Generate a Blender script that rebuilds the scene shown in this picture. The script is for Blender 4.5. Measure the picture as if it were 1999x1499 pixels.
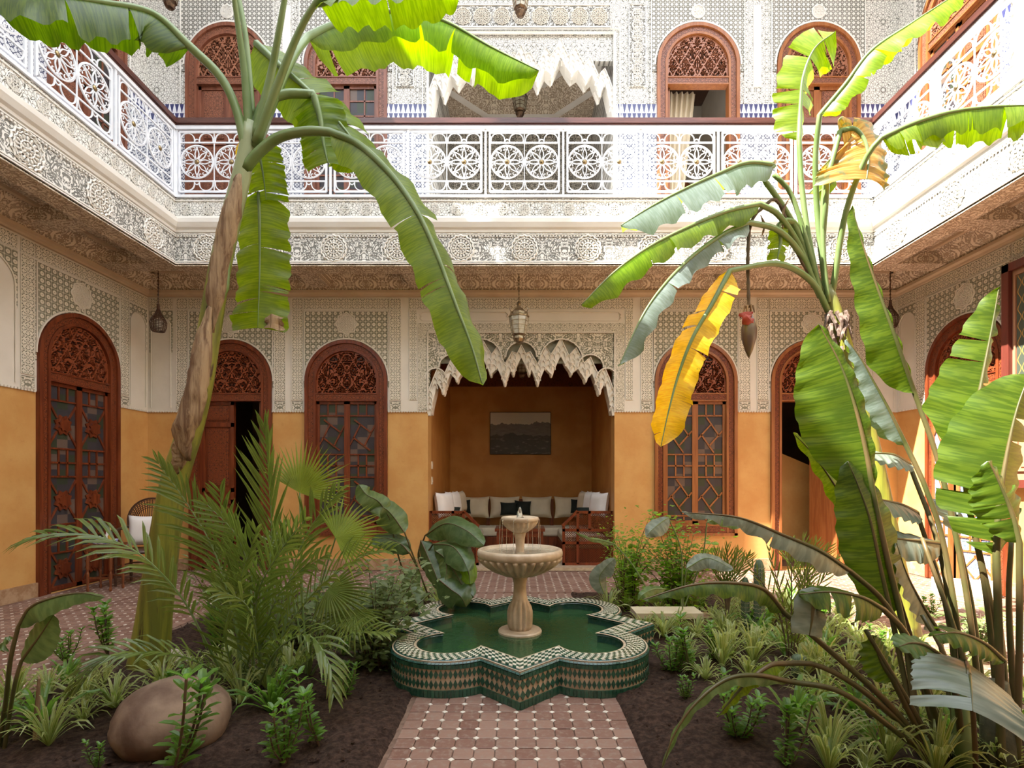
import bpy, math, random
from math import sin, cos, pi, sqrt, atan2, radians, hypot
from mathutils import Vector, noise
from mathutils.geometry import tessellate_polygon
scene = bpy.context.scene
C = scene.collection
for o_ in list(bpy.data.objects): bpy.data.objects.remove(o_)
# ---------------------------------------------------------------- camera, light, exposure
F, VX, VY, EYE = 1030.0, 1015.0, 935.0, 1.4
cam = bpy.data.cameras.new('camera'); cam_o = bpy.data.objects.new('camera', cam); C.objects.link(cam_o)
cam_o.location = (0, 0, EYE); cam_o.rotation_euler = (pi/2, 0, 0)
cam.sensor_width = 36; cam.sensor_fit = 'HORIZONTAL'; cam.lens = 36*F/1999
cam.shift_x = -(VX-999.5)/1999; cam.shift_y = (VY-749.5)/1999
cam.clip_start = .05; cam.clip_end = 200
scene.camera = cam_o
w = bpy.data.worlds.new('sky'); scene.world = w; w.use_nodes = True
bgn = w.node_tree.nodes['Background']; bgn.inputs[0].default_value = (.87, .92, 1, 1); bgn.inputs[1].default_value = 3.2
sun = bpy.data.lights.new('sun', 'SUN'); sun.energy = 21; sun.angle = radians(.55); sun.color = (1, .95, .86)
sun_o = bpy.data.objects.new('sun', sun); C.objects.link(sun_o); sun_o.location = (-10, -3, 14)
sun_o.rotation_euler = Vector((1, .40, -1.36)).to_track_quat('-Z', 'Y').to_euler()
vs = scene.view_settings; vs.view_transform = 'Standard'; vs.look = 'None'; vs.gamma = 1; vs.exposure = .5; vs.use_curve_mapping = False
R = random.Random(7)

# ---------------------------------------------------------------- mesh helpers
def P(px, py, d): return Vector(((px-VX)*d/F, d, EYE-(py-VY)*d/F))
def gd(py): return F*EYE/(py-VY)                     # depth of a ground point seen at row py
class B:
    def __init__(s): s.v = []; s.f = []; s.uv = {}
    def add(s, vs, fs):
        n = len(s.v); s.v += [tuple(v) for v in vs]; s.f += [tuple(i+n for i in f) for f in fs]
    def box(s, x0, x1, y0, y1, z0, z1):
        s.add([(x0,y0,z0),(x1,y0,z0),(x1,y1,z0),(x0,y1,z0),(x0,y0,z1),(x1,y0,z1),(x1,y1,z1),(x0,y1,z1)],
              [(0,3,2,1),(4,5,6,7),(0,1,5,4),(1,2,6,5),(2,3,7,6),(3,0,4,7)])
    def bar(s, a, b, wd, t, up=(0,1,0)):              # rectangular bar from a to b, wd across, t along up
        a = Vector(a); b = Vector(b); d = (b-a).normalized(); u = Vector(up)
        c = d.cross(u).normalized()*wd/2; u = u*t/2
        s.add([a-c-u,a+c-u,a+c+u,a-c+u,b-c-u,b+c-u,b+c+u,b-c+u],[(0,3,2,1),(4,5,6,7),(0,1,5,4),(1,2,6,5),(2,3,7,6),(3,0,4,7)])
    def tube(s, pts, r, n=6, cap=True, closed=False):
        pts = [Vector(p) for p in pts]; m = len(pts); rs = r if isinstance(r, (list, tuple)) else [r]*m
        ref = None; vs = []; fs = []
        for i, p in enumerate(pts):
            if closed: t = pts[(i+1) % m]-pts[i-1]
            else: t = pts[min(i+1, m-1)]-pts[max(i-1, 0)]
            t = t.normalized() if t.length > 1e-9 else Vector((0,0,1))
            if ref is None: ref = t.orthogonal().normalized()
            ref = (ref-t*ref.dot(t)); ref = ref.normalized() if ref.length > 1e-6 else t.orthogonal().normalized()
            bi = t.cross(ref)
            for k in range(n):
                a = 2*pi*k/n; vs.append(p+(ref*cos(a)+bi*sin(a))*rs[i])
        for i in range(m if closed else m-1):
            j = (i+1) % m
            for k in range(n): fs.append((i*n+k, i*n+(k+1) % n, j*n+(k+1) % n, j*n+k))
        if cap and not closed: fs += [tuple(range(n))[::-1], tuple((m-1)*n+k for k in range(n))]
        s.add(vs, fs)
    def lathe(s, prof, n=24, c=(0,0,0), mod=None):    # prof [(r,z)], mod(angle, r, z)->r
        vs = []; fs = []; m = len(prof)
        for r, z in prof:
            for k in range(n):
                a = 2*pi*k/n; rr = mod(a, r, z) if mod else r
                vs.append((c[0]+rr*cos(a), c[1]+rr*sin(a), c[2]+z))
        for i in range(m-1):
            for k in range(n): fs.append((i*n+k, i*n+(k+1) % n, (i+1)*n+(k+1) % n, (i+1)*n+k))
        fs.append(tuple(range(n))[::-1]); fs.append(tuple((m-1)*n+k for k in range(n)))
        s.add(vs, fs)
    def plate(s, outer, holes=(), y0=0.0, y1=-.02, back=False, ax='y'):
        # polygon in (x,z) extruded from y0 (back) to y1 (front, smaller y)
        loops = [list(outer)]+[list(h) for h in holes]
        tri = tessellate_polygon([[Vector((p[0], p[1], 0)) for p in l] for l in loops])
        flat = [p for l in loops for p in l]; n = len(flat)
        def mk(p, y): return (p[0], y, p[1]) if ax == 'y' else (p[0], p[1], y)
        vs = [mk(p, y1) for p in flat]+[mk(p, y0) for p in flat]
        fs = []
        for t in tri:
            a, b, c = (flat[i] for i in t)
            ccw = (b[0]-a[0])*(c[1]-a[1])-(b[1]-a[1])*(c[0]-a[0]) > 0
            t = tuple(t) if ccw else tuple(t)[::-1]
            if ax != 'y': pass
            fs.append(t)
            if back: fs.append(tuple(i+n for i in t)[::-1])
        k = 0
        for li, l in enumerate(loops):
            m = len(l); area = sum(l[i][0]*l[(i+1) % m][1]-l[(i+1) % m][0]*l[i][1] for i in range(m))
            ccw = (area > 0) == (li == 0)
            for i in range(m):
                a, b = k+i, k+(i+1) % m
                fs.append((a, a+n, b+n, b) if ccw else (b, b+n, a+n, a))
            k += m
        s.add(vs, fs)
    def build(s, name, mat, parent=None, world=False, smooth=False, **tags):
        off = Vector((0,0,0))
        if world and parent is not None: off = parent.location
        me = bpy.data.meshes.new(name)
        me.from_pydata([(v[0]-off[0], v[1]-off[1], v[2]-off[2]) for v in s.v] if off.length else s.v, [], s.f)
        if s.uv:
            l = me.uv_layers.new(name='UVMap')
            vi = [0]*len(me.loops); me.loops.foreach_get('vertex_index', vi)
            buf = [0.0]*(2*len(vi))
            for i, v in enumerate(vi):
                q = s.uv.get(v, (0, 0)); buf[2*i] = q[0]; buf[2*i+1] = q[1]
            l.data.foreach_set('uv', buf)
        if smooth: me.polygons.foreach_set('use_smooth', [True]*len(me.polygons))
        me.materials.append(mat)
        o = bpy.data.objects.new(name, me); C.objects.link(o)
        if parent is not None: o.parent = parent
        return tag(o, **tags)
def tag(o, label=None, cat=None, group=None, kind=None, loc=None):
    if label: o['label'] = label
    if cat: o['category'] = cat
    if group: o['group'] = group
    if kind: o['kind'] = kind
    if loc: o.location = loc
    return o
def empty(name, loc=(0,0,0), rz=0, **t):
    o = bpy.data.objects.new(name, None); o.empty_display_size = .1; C.objects.link(o); o.location = loc; o.rotation_euler = (0,0,rz)
    return tag(o, **t)
def inst(me, name, parent, loc=(0,0,0), rz=0, sc=None, **t):
    o = bpy.data.objects.new(name, me); C.objects.link(o); o.parent = parent; o.location = loc; o.rotation_euler = (0,0,rz)
    if sc: o.scale = sc if isinstance(sc, tuple) else (sc,)*3
    return tag(o, **t)
def copy_tree(o, parent=None):
    c = o.copy(); C.objects.link(c); c.parent = parent
    for ch in list(o.children): copy_tree(ch, c)
    return c
def spline(pts, n):                                   # Catmull-Rom through pts, n+1 samples by arc length
    pts = [Vector(p) for p in pts]; q = [pts[0]*2-pts[1]]+pts+[pts[-1]*2-pts[-2]]; dense = []
    for i in range(1, len(q)-2):
        for k in range(12):
            t = k/12; a, b, c, d = q[i-1], q[i], q[i+1], q[i+2]
            dense.append(.5*((2*b)+(c-a)*t+(2*a-5*b+4*c-d)*t*t+(3*b-a-3*c+d)*t**3))
    dense.append(pts[-1])
    L = [0]
    for i in range(1, len(dense)): L.append(L[-1]+(dense[i]-dense[i-1]).length)
    out = []; j = 0
    for k in range(n+1):
        s_ = L[-1]*k/n
        while j < len(L)-2 and L[j+1] < s_: j += 1
        t = (s_-L[j])/max(1e-9, L[j+1]-L[j]); out.append(dense[j].lerp(dense[j+1], min(1, t)))
    return out

# ---------------------------------------------------------------- material helpers
class N:
    def __init__(s, name):
        s.m = bpy.data.materials.new(name); s.m.use_nodes = True; s.t = s.m.node_tree
        s.b = s.t.nodes['Principled BSDF']; s.out = s.t.nodes['Material Output']
    def n(s, ty, **k):
        x = s.t.nodes.new(ty)
        for a, b in k.items(): setattr(x, a, b)
        return x
    def l(s, a, b): s.t.links.new(a, b)
    def M(s, op, *a):
        x = s.n('ShaderNodeMath', operation=op)
        for i, v in enumerate(a):
            if isinstance(v, (int, float)): x.inputs[i].default_value = v
            else: s.l(v, x.inputs[i])
        return x.outputs[0]
    def coord(s, which='Object'):
        if which == 'Object': o = s.n('ShaderNodeTexCoord').outputs['Object']
        elif which == 'UV': o = s.n('ShaderNodeTexCoord').outputs['UV']
        elif which == 'World': o = s.n('ShaderNodeNewGeometry').outputs['Position']
        return o
    def xyz(s, v):
        x = s.n('ShaderNodeSeparateXYZ'); s.l(v, x.inputs[0]); return x.outputs
    def comb(s, x, y, z=0):
        c = s.n('ShaderNodeCombineXYZ')
        for i, v in enumerate((x, y, z)):
            if isinstance(v, (int, float)): c.inputs[i].default_value = v
            else: s.l(v, c.inputs[i])
        return c.outputs[0]
    def noise(s, v, sc, det=3, rough=.5, dist=0):
        x = s.n('ShaderNodeTexNoise'); x.inputs['Scale'].default_value = sc; x.inputs['Detail'].default_value = det
        x.inputs['Roughness'].default_value = rough; x.inputs['Distortion'].default_value = dist; s.l(v, x.inputs['Vector']); return x.outputs['Fac']
    def ramp(s, f, lo, hi):
        x = s.n('ShaderNodeMapRange'); x.interpolation_type = 'SMOOTHSTEP'; s.l(f, x.inputs[0]); x.inputs[1].default_value = lo; x.inputs[2].default_value = hi; return x.outputs[0]
    def mix(s, f, a, b, blend='MIX'):
        x = s.n('ShaderNodeMix', data_type='RGBA', blend_type=blend)
        if isinstance(f, (int, float)): x.inputs[0].default_value = f
        else: s.l(f, x.inputs[0])
        for i, v in ((6, a), (7, b)):
            if isinstance(v, tuple): x.inputs[i].default_value = (*v, 1)
            else: s.l(v, x.inputs[i])
        return x.outputs[2]
    def bump(s, h, strength=.3, dist=.01):
        x = s.n('ShaderNodeBump'); x.inputs['Strength'].default_value = strength; x.inputs['Distance'].default_value = dist
        s.l(h, x.inputs['Height']); s.l(x.outputs[0], s.b.inputs['Normal']); return x
    def fin(s, col=None, rough=.6, metal=0, spec=.5):
        if col is not None:
            if isinstance(col, tuple): s.b.inputs['Base Color'].default_value = (*col, 1)
            else: s.l(col, s.b.inputs['Base Color'])
        if isinstance(rough, (int, float)): s.b.inputs['Roughness'].default_value = rough
        else: s.l(rough, s.b.inputs['Roughness'])
        s.b.inputs['Metallic'].default_value = metal; s.b.inputs['Specular IOR Level'].default_value = spec
        return s.m
def basic(name, c1, c2=None, sc=6, rough=.6, metal=0, bump=0, bsc=30, spec=.5, coord='Object', det=3):
    n = N(name); v = n.coord(coord)
    col = c1
    if c2: col = n.mix(n.ramp(n.noise(v, sc, det), .35, .65), c1, c2)
    if bump: n.bump(n.noise(v, bsc, 4), bump)
    return n.fin(col, rough, metal, spec)
def rand_sum(n):                                      # random per object plus random per loose piece
    a = n.n('ShaderNodeObjectInfo').outputs['Random']; b = n.n('ShaderNodeNewGeometry').outputs['Random Per Island']
    return n.M('FRACT', n.M('ADD', a, b))
def varied(name, c1, c2, rough=.5, sc=20, dirt=None, bump=.15, bsc=60, spec=.5):
    n = N(name); v = n.coord('World'); r = rand_sum(n)
    col = n.mix(r, c1, c2)
    if dirt: col = n.mix(n.ramp(n.noise(v, sc, 5, .6), .45, .75), col, dirt)
    if bump: n.bump(n.noise(v, bsc, 4), bump, .004)
    return n.fin(col, rough, 0, spec)
def stucco(name, kind, p, hi, lo, swap=False, strength=.6):
    n = N(name); x, y, z = n.xyz(n.coord('Object')); M = n.M
    if kind.endswith('_yx'):                          # soffits: project along whichever way the face looks
        kind = kind[:-3]; nx, ny, nz = n.xyz(n.n('ShaderNodeTexCoord').outputs['Normal']); az = M('GREATER_THAN', M('ABSOLUTE', nz), .6); ax = M('GREATER_THAN', M('ABSOLUTE', nx), .6)
        sel = lambda f, p, q: M('ADD', M('MULTIPLY', p, M('SUBTRACT', 1.0, f)), M('MULTIPLY', q, f))
        u = sel(ax, x, y); v = sel(az, z, y)
    else: u, v = x, z
    def cell(c, off=0.0): return M('SUBTRACT', M('FRACT', M('ADD', M('DIVIDE', c, p), off)), .5)
    def star(uu, vv, k):
        r = M('SQRT', M('ADD', M('MULTIPLY', uu, uu), M('MULTIPLY', vv, vv))); th = M('ARCTAN2', vv, uu)
        return r, M('COSINE', M('MULTIPLY', th, float(k)))
    if kind == 'dots':
        a, b = cell(u), cell(v); r1 = M('SQRT', M('ADD', M('MULTIPLY', a, a), M('MULTIPLY', b, b)))
        dot = M('SUBTRACT', 1.0, n.ramp(r1, .27, .34)); hole = M('SUBTRACT', 1.0, n.ramp(r1, .07, .12))
        a2, b2 = cell(u, .5), cell(v, .5); r2_ = M('SQRT', M('ADD', M('MULTIPLY', a2, a2), M('MULTIPLY', b2, b2)))
        sm = M('MULTIPLY', M('SUBTRACT', 1.0, n.ramp(r2_, .10, .17)), .8); bar = M('SUBTRACT', .45, M('MULTIPLY', n.ramp(M('MINIMUM', M('ABSOLUTE', a2), M('ABSOLUTE', b2)), .04, .08), .45))
        h = M('MAXIMUM', M('SUBTRACT', dot, M('MULTIPLY', hole, .55)), M('MAXIMUM', sm, bar))
    elif kind == 'arab':
        mu = M('PINGPONG', u, p); mv = M('PINGPONG', M('ADD', v, .03), p*1.3)
        f = n.noise(n.comb(mu, mv, .3), 8.0, 2, .5, .7); c = M('FRACT', M('MULTIPLY', f, 9.5))
        d = M('ABSOLUTE', M('SUBTRACT', c, .5)); h = n.ramp(d, .15, .22)
        f2 = n.noise(n.comb(mu, mv, 2.3), 34.0, 1); h = M('MULTIPLY', h, n.ramp(f2, .38, .46))
    elif kind == 'geo':                               # eightfold interlace from four waves
        tot = None
        for k in range(4):
            t = k*pi/4
            e = M('COSINE', M('MULTIPLY', M('ADD', M('MULTIPLY', u, cos(t)), M('MULTIPLY', v, sin(t))), 2*pi/p))
            tot = e if tot is None else M('ADD', tot, e)
        ab = M('ABSOLUTE', M('SUBTRACT', M('ABSOLUTE', M('ADD', tot, -.3)), .95)); h = n.ramp(ab, .28, .5)
    elif kind == 'star':                              # row of stars in square cells
        a, b = cell(u, .5), cell(v, .5); r, c8 = star(a, b, 8)
        ring = M('ABSOLUTE', M('SUBTRACT', r, M('ADD', .36, M('MULTIPLY', c8, .035)))); h1 = M('SUBTRACT', 1.0, n.ramp(ring, .03, .06))
        rp = M('SUBTRACT', M('MULTIPLY', M('ADD', c8, 1.0), .12), M('ABSOLUTE', M('SUBTRACT', r, .2))); h2 = n.ramp(rp, -.01, .05)
        h3 = M('SUBTRACT', 1.0, n.ramp(r, .05, .08)); r2 = M('ADD', M('ABSOLUTE', a), M('ABSOLUTE', b))
        h4 = M('SUBTRACT', 1.0, n.ramp(M('ABSOLUTE', M('SUBTRACT', r2, .62)), .04, .08))
        dg = M('MINIMUM', M('ABSOLUTE', M('ADD', a, b)), M('ABSOLUTE', M('SUBTRACT', a, b))); h5 = M('MULTIPLY', M('SUBTRACT', 1.0, n.ramp(dg, .025, .05)), n.ramp(r, .38, .42)); ed = M('MAXIMUM', M('ABSOLUTE', a), M('ABSOLUTE', b)); h6 = M('MULTIPLY', n.ramp(ed, .44, .47), .8)
        h = M('MAXIMUM', M('MAXIMUM', M('MAXIMUM', h5, h6), M('MAXIMUM', h1, h2)), M('MAXIMUM', h3, h4))
    v3 = n.coord('Object')
    wear = n.noise(v3, 3.0, 3)
    col = n.mix(h, lo, hi); col = n.mix(M('MULTIPLY', n.ramp(wear, .45, .75), .25), col, tuple(c*.8 for c in hi))
    n.bump(h, strength, .012)
    return n.fin(col, .75, 0, .25)
def leafmat(name, c, vein, trans=.45, back=None, vs=(140, 3), rough=.38, tip=None, tcol=None):
    n = N(name); uv = n.coord('UV'); u, v, _ = n.xyz(uv)
    st = n.noise(n.comb(n.M('MULTIPLY', u, vs[0]), n.M('MULTIPLY', v, vs[1])), 1.0, 2)
    big = n.noise(n.coord('Object'), 5.0, 3)
    col = n.mix(n.ramp(st, .42, .58), c, vein); col = n.mix(n.M('MULTIPLY', n.ramp(big, .4, .7), .55), col, tuple(x*.62 for x in c))
    if tip:
        col = n.mix(n.ramp(n.M('ADD', n.noise(n.coord('Object'), 14.0, 3), n.M('MULTIPLY', n.M('ABSOLUTE', v), .35)), tip, tip+.1), col, tcol)
    front = col
    if back:
        g = n.n('ShaderNodeNewGeometry').outputs['Backfacing']; front = n.mix(g, col, back)
    n.bump(st, .25, .004)
    n.fin(front, rough, 0, .5)
    tr = n.n('ShaderNodeBsdfTranslucent'); hs = n.n('ShaderNodeHueSaturation'); hs.inputs['Saturation'].default_value = 1.1; hs.inputs['Value'].default_value = 2.8
    n.l(col if not back else n.mix(.15, back, col), hs.inputs['Color']); n.l(hs.outputs[0], tr.inputs['Color'])
    ms = n.n('ShaderNodeMixShader'); ms.inputs[0].default_value = trans
    n.l(n.b.outputs[0], ms.inputs[1]); n.l(tr.outputs[0], ms.inputs[2]); n.l(ms.outputs[0], n.out.inputs['Surface'])
    return n.m

# ---------------------------------------------------------------- materials
WH, WG = (.76,.70,.58), (.22,.215,.15)
UW, UG = (.80,.78,.73), (.17,.165,.14)
TN, TG = (.82,.73,.60), (.42,.33,.235)
m_dots = stucco('carved_plaster_studs', 'dots', .085, WH, WG)
m_dotsu = stucco('carved_plaster_studs_fine', 'dots', .07, UW, UG)
m_star = stucco('carved_plaster_stars', 'star', .165, WH, WG)
m_starc = stucco('carved_plaster_star_row', 'star', .135, (.66,.56,.42), (.26,.19,.12))
m_geo = stucco('carved_plaster_interlace', 'geo', .045, WH, WG)
m_geou = stucco('carved_plaster_interlace_fine', 'geo', .062, UW, UG)
m_arab = stucco('carved_plaster_arabesque', 'arab', .30, UW, (.20,.195,.175), strength=1.0)
m_arabw = stucco('carved_plaster_arabesque_warm', 'arab', .30, WH, WG, strength=.9)
m_arabt = stucco('carved_plaster_arabesque_tan', 'arab', .26, TN, TG, strength=.9)
m_arabf = stucco('carved_plaster_arabesque_soffit', 'arab_yx', .26, TN, TG, strength=.9)
m_plain = basic('smooth_lime_plaster', (.74,.69,.60), (.70,.65,.56), 3, .8, 0, .1, 20, .2)
m_plainu = basic('smooth_white_plaster', (.80,.78,.73), (.77,.74,.68), 3, .7, 0, .1, 20, .2)
m_tanp = basic('smooth_tan_plaster', (.62,.50,.36), (.56,.44,.31), 3, .8, 0, .1, 20, .2)
n = N('ochre_tadelakt'); v = n.coord('Object')
a_ = n.mix(n.ramp(n.noise(v, 2.2, 5, .6), .3, .7), (.55, .28, .085), (.63, .365, .125))
a_ = n.mix(n.M('MULTIPLY', n.ramp(n.noise(v, 14, 5, .7), .55, .8), .35), a_, (.36, .15, .03))
n.bump(n.noise(v, 25, 5), .12, .01); m_ochre = n.fin(a_, .5, 0, .35)
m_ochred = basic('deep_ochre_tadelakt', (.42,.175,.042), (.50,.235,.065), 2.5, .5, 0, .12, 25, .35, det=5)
n = N('worn_ochre_skirting'); v = n.coord('Object')
m_skirt = n.fin(n.mix(n.ramp(n.noise(v, 9, 6, .7), .4, .6), (.33,.19,.10), (.45,.30,.18)), .7, 0, .2)
def wood(name, c1, c2, rough=.3, axis=2):
    n = N(name); v = n.coord('Object'); mp = n.n('ShaderNodeMapping'); sc = [22, 22, 22]; sc[axis] = 1.6; mp.inputs['Scale'].default_value = sc
    n.l(v, mp.inputs[0]); f = n.noise(mp.outputs[0], 1.0, 4, .6, .8)
    n.bump(f, .12, .003); return n.fin(n.mix(n.ramp(f, .35, .65), c1, c2), rough, 0, .5)
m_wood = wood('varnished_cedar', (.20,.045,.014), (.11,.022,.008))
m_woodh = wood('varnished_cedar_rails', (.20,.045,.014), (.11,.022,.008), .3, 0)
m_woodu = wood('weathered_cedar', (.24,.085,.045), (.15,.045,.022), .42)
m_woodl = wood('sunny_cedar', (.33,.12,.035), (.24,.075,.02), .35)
m_rail = wood('dark_handrail_wood', (.10,.035,.025), (.06,.02,.015), .25, 0)
def carved(name, hi, lo, p=.10, kind='geo'):
    m = stucco(name, kind, p, hi, lo, strength=.8); m.node_tree.nodes['Principled BSDF'].inputs['Roughness'].default_value = .35
    m.node_tree.nodes['Principled BSDF'].inputs['Specular IOR Level'].default_value = .5; return m
m_cv = carved('carved_cedar', (.23,.055,.018), (.07,.015,.006), .05)
m_cvu = carved('carved_weathered_cedar', (.27,.10,.055), (.08,.028,.014), .05)
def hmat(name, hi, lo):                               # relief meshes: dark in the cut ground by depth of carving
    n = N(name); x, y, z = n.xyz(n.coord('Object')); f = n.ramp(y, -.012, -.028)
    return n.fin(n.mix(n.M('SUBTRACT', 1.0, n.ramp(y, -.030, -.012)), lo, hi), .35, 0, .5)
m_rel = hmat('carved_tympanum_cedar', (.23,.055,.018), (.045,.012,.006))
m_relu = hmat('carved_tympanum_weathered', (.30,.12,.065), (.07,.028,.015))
n = N('tinted_window_glass'); x, y, z = n.xyz(n.coord('Object'))
ck = n.M('FRACT', n.M('ADD', n.M('MULTIPLY', n.M('FLOOR', n.M('DIVIDE', x, .155)), .37), n.M('MULTIPLY', n.M('FLOOR', n.M('DIVIDE', z, .19)), .61)))
cr = n.n('ShaderNodeValToRGB'); cr.color_ramp.interpolation = 'CONSTANT'
for i, (p_, c_) in enumerate([(0, (.045,.04,.045)), (.35, (.04,.05,.03)), (.6, (.13,.09,.07)), (.8, (.05,.045,.05))]):
    e = cr.color_ramp.elements[i] if i < 2 else cr.color_ramp.elements.new(p_)
    e.position = p_; e.color = (*c_, 1)
n.l(ck, cr.inputs[0]); n.bump(n.noise(n.coord('Object'), 60, 2), .2, .003); m_glass = n.fin(cr.outputs[0], .35, 0, .3)
n = N('blue_lattice_glass'); m_blueglass = n.fin(n.mix(n.ramp(n.noise(n.coord('Object'), 80, 1), .4, .6), (.10,.14,.32), (.45,.5,.6)), .2)
m_iron = basic('white_painted_iron', (.82,.83,.86), (.74,.76,.80), 8, .35, 0, .05, 60)
m_brass = basic('aged_brass', (.42,.33,.16), (.25,.18,.09), 12, .35, .9)
m_lbrass = basic('dark_pierced_brass', (.20,.13,.08), (.09,.055,.035), 25, .35, .85)
m_lglass = basic('milky_lantern_glass', (.45,.42,.33), (.35,.31,.22), 20, .2)
n = N('blue_white_zellige'); x, y, z = n.xyz(n.coord('Object')); M = n.M; p_ = .125
a = M('SUBTRACT', M('FRACT', M('DIVIDE', x, p_)), .5); b = M('SUBTRACT', M('FRACT', M('DIVIDE', z, p_)), .5)
r = M('SQRT', M('ADD', M('MULTIPLY', a, a), M('MULTIPLY', b, b))); c8 = M('COSINE', M('MULTIPLY', M('ARCTAN2', b, a), 8.0))
ring = M('ABSOLUTE', M('SUBTRACT', r, M('ADD', .33, M('MULTIPLY', c8, .05)))); lines = M('MINIMUM', M('ABSOLUTE', M('ADD', a, b)), M('ABSOLUTE', M('SUBTRACT', a, b)))
blue = M('MAXIMUM', M('SUBTRACT', 1.0, n.ramp(ring, .05, .07)), M('SUBTRACT', 1.0, n.ramp(lines, .03, .05)))
m_zel = n.fin(n.mix(blue, (.66,.67,.69), (.06,.07,.13)), .2)
n = N('blue_white_stepped_border'); x, y, z = n.xyz(n.coord('Object')); M = n.M
a = M('ABSOLUTE', M('SUBTRACT', M('FRACT', M('DIVIDE', x, .075)), .5)); zz = M('FRACT', M('DIVIDE', M('SUBTRACT', z, 6.90), .14))
m_zelb = n.fin(n.mix(n.ramp(M('SUBTRACT', a, M('MULTIPLY', M('FRACT', M('MULTIPLY', zz, 1.0)), .42)), .0, .03), (.05,.055,.15), (.74,.75,.80)), .2)
m_terra = varied('terracotta_octagon', (.16,.075,.052), (.26,.155,.115), .55, 30, (.25,.185,.145), .3, 40)
m_wtile = varied('glazed_white_diamond', (.60,.55,.47), (.72,.68,.60), .3, 60, (.45,.36,.28))
m_grout = basic('brown_grout', (.14,.085,.06), (.20,.13,.095), 20, .9, 0, .3, 80, .2)
m_green = varied('green_zellige', (.012,.055,.035), (.03,.10,.06), .2, 40, (.05,.09,.06))
m_white = varied('cream_zellige', (.55,.50,.40), (.68,.63,.52), .3, 40, (.42,.36,.25))
m_trim = varied('green_glazed_trim', (.015,.06,.045), (.03,.09,.075), .18, 30, (.04,.09,.08))
m_cream = basic('cream_mortar', (.50,.40,.28), (.40,.30,.20), 20, .6, 0, .2, 40)
m_stone = basic('veined_fountain_marble', (.58,.47,.34), (.42,.32,.21), 9, .3, 0, .15, 30, det=6)
n = N('pool_water'); v = n.coord('Object')
n.bump(n.noise(v, 16, 3, .6, .4), .35, .01); n.b.inputs['Transmission Weight'].default_value = .5; n.b.inputs['IOR'].default_value = 1.33
m_water = n.fin(n.mix(n.noise(v, 3, 3), (.028,.10,.038), (.06,.15,.06)), .04)
n = N('clear_water'); n.b.inputs['Transmission Weight'].default_value = .9; n.b.inputs['IOR'].default_value = 1.33; m_clear = n.fin((.85,.9,.88), .1)
n = N('shallow_bowl_water'); n.bump(n.noise(n.coord('Object'), 25, 3), .5, .01); m_bowl = n.fin((.36,.31,.22), .06)
n = N('garden_soil'); v = n.coord('World'); f1 = n.noise(v, 14, 8, .7); n.bump(f1, 1.0, .05)
m_soil = n.fin(n.mix(n.ramp(n.noise(v, 30, 5, .7), .35, .7), (.030,.016,.011), (.095,.055,.038)), .9, 0, .2)
m_fibre = basic('grey_brown_fibre', (.20,.15,.12), (.09,.05,.035), 30, .9)
m_rock = basic('weathered_boulder', (.105,.065,.045), (.235,.165,.115), 4.5, .8, 0, .5, 18, .2, det=6)
m_pebble = basic('pale_pebble', (.42,.35,.28), (.52,.46,.38), 6, .7)
m_slab = basic('cream_travertine', (.60,.52,.38), (.52,.44,.31), 5, .5, 0, .1, 30)
m_brick = basic('brown_block', (.16,.09,.05), (.24,.14,.08), 9, .9, 0, .4, 30)
m_cloth = basic('cream_cotton', (.66,.58,.44), (.60,.52,.39), 4, .9, 0, .1, 20, .1)
m_clothw = basic('white_cotton', (.80,.77,.74), (.74,.71,.68), 4, .9, 0, .1, 20, .1)
m_black = basic('black_cotton', (.012,.015,.013), (.02,.024,.02), 6, .9, spec=.2)
m_rattan = basic('brown_rattan', (.10,.045,.025), (.05,.022,.013), 30, .5, 0, .4, 60)
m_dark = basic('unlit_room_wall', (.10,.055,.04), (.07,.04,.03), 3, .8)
m_plastic = basic('ivory_plastic', (.70,.62,.5), None, rough=.4)
L_ban = leafmat('banana_leaf', (.115,.185,.008), (.165,.24,.016), .5)
L_banf = leafmat('banana_leaf_sky_sheen', (.13,.165,.155), (.185,.225,.215), .35, rough=.3, back=(.115,.185,.008))  # sky reflection on the top face is put into its grey colour
L_deep = leafmat('paddle_leaf_deep', (.048,.092,.007), (.085,.14,.012), .38)
L_glau = leafmat('paddle_leaf_grey', (.15,.185,.145), (.21,.25,.20), .25, rough=.35, vs=(60, 2))
L_mid = leafmat('paddle_leaf_soft', (.09,.145,.045), (.125,.185,.06), .35, rough=.35, vs=(60, 2))
L_yel = leafmat('banana_leaf_yellow', (.50,.33,.012), (.60,.42,.03), .5, tip=.80, tcol=(.20,.22,.02))
L_brn = leafmat('banana_leaf_withered', (.30,.16,.03), (.40,.26,.07), .4, tip=.62, tcol=(.14,.15,.06))
L_phil = leafmat('broad_leaf_dark', (.055,.10,.03), (.08,.13,.045), .25, rough=.3, vs=(40, 6))
L_palm = leafmat('palm_leaflet', (.095,.14,.028), (.165,.215,.055), .35, rough=.27, vs=(3, 8))
L_fan = leafmat('fan_palm_leaf', (.16,.215,.03), (.26,.32,.06), .45, rough=.4, vs=(3, 30))
L_grass = leafmat('striped_blade', (.12,.18,.03), (.40,.42,.18), .35, rough=.3, vs=(2, 5))
L_bush = leafmat('small_shrub_leaf', (.095,.19,.035), (.14,.25,.05), .45, rough=.25, vs=(10, 10))
L_sage = leafmat('dull_shrub_leaf', (.11,.15,.05), (.155,.20,.08), .35, rough=.5, vs=(10, 10))
L_lime = leafmat('lime_shrub_leaf', (.15,.26,.03), (.20,.33,.045), .5, rough=.4, vs=(10, 10))
m_stalk = basic('green_leaf_stalk', (.12,.19,.05), (.17,.24,.09), 4, .4)
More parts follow.
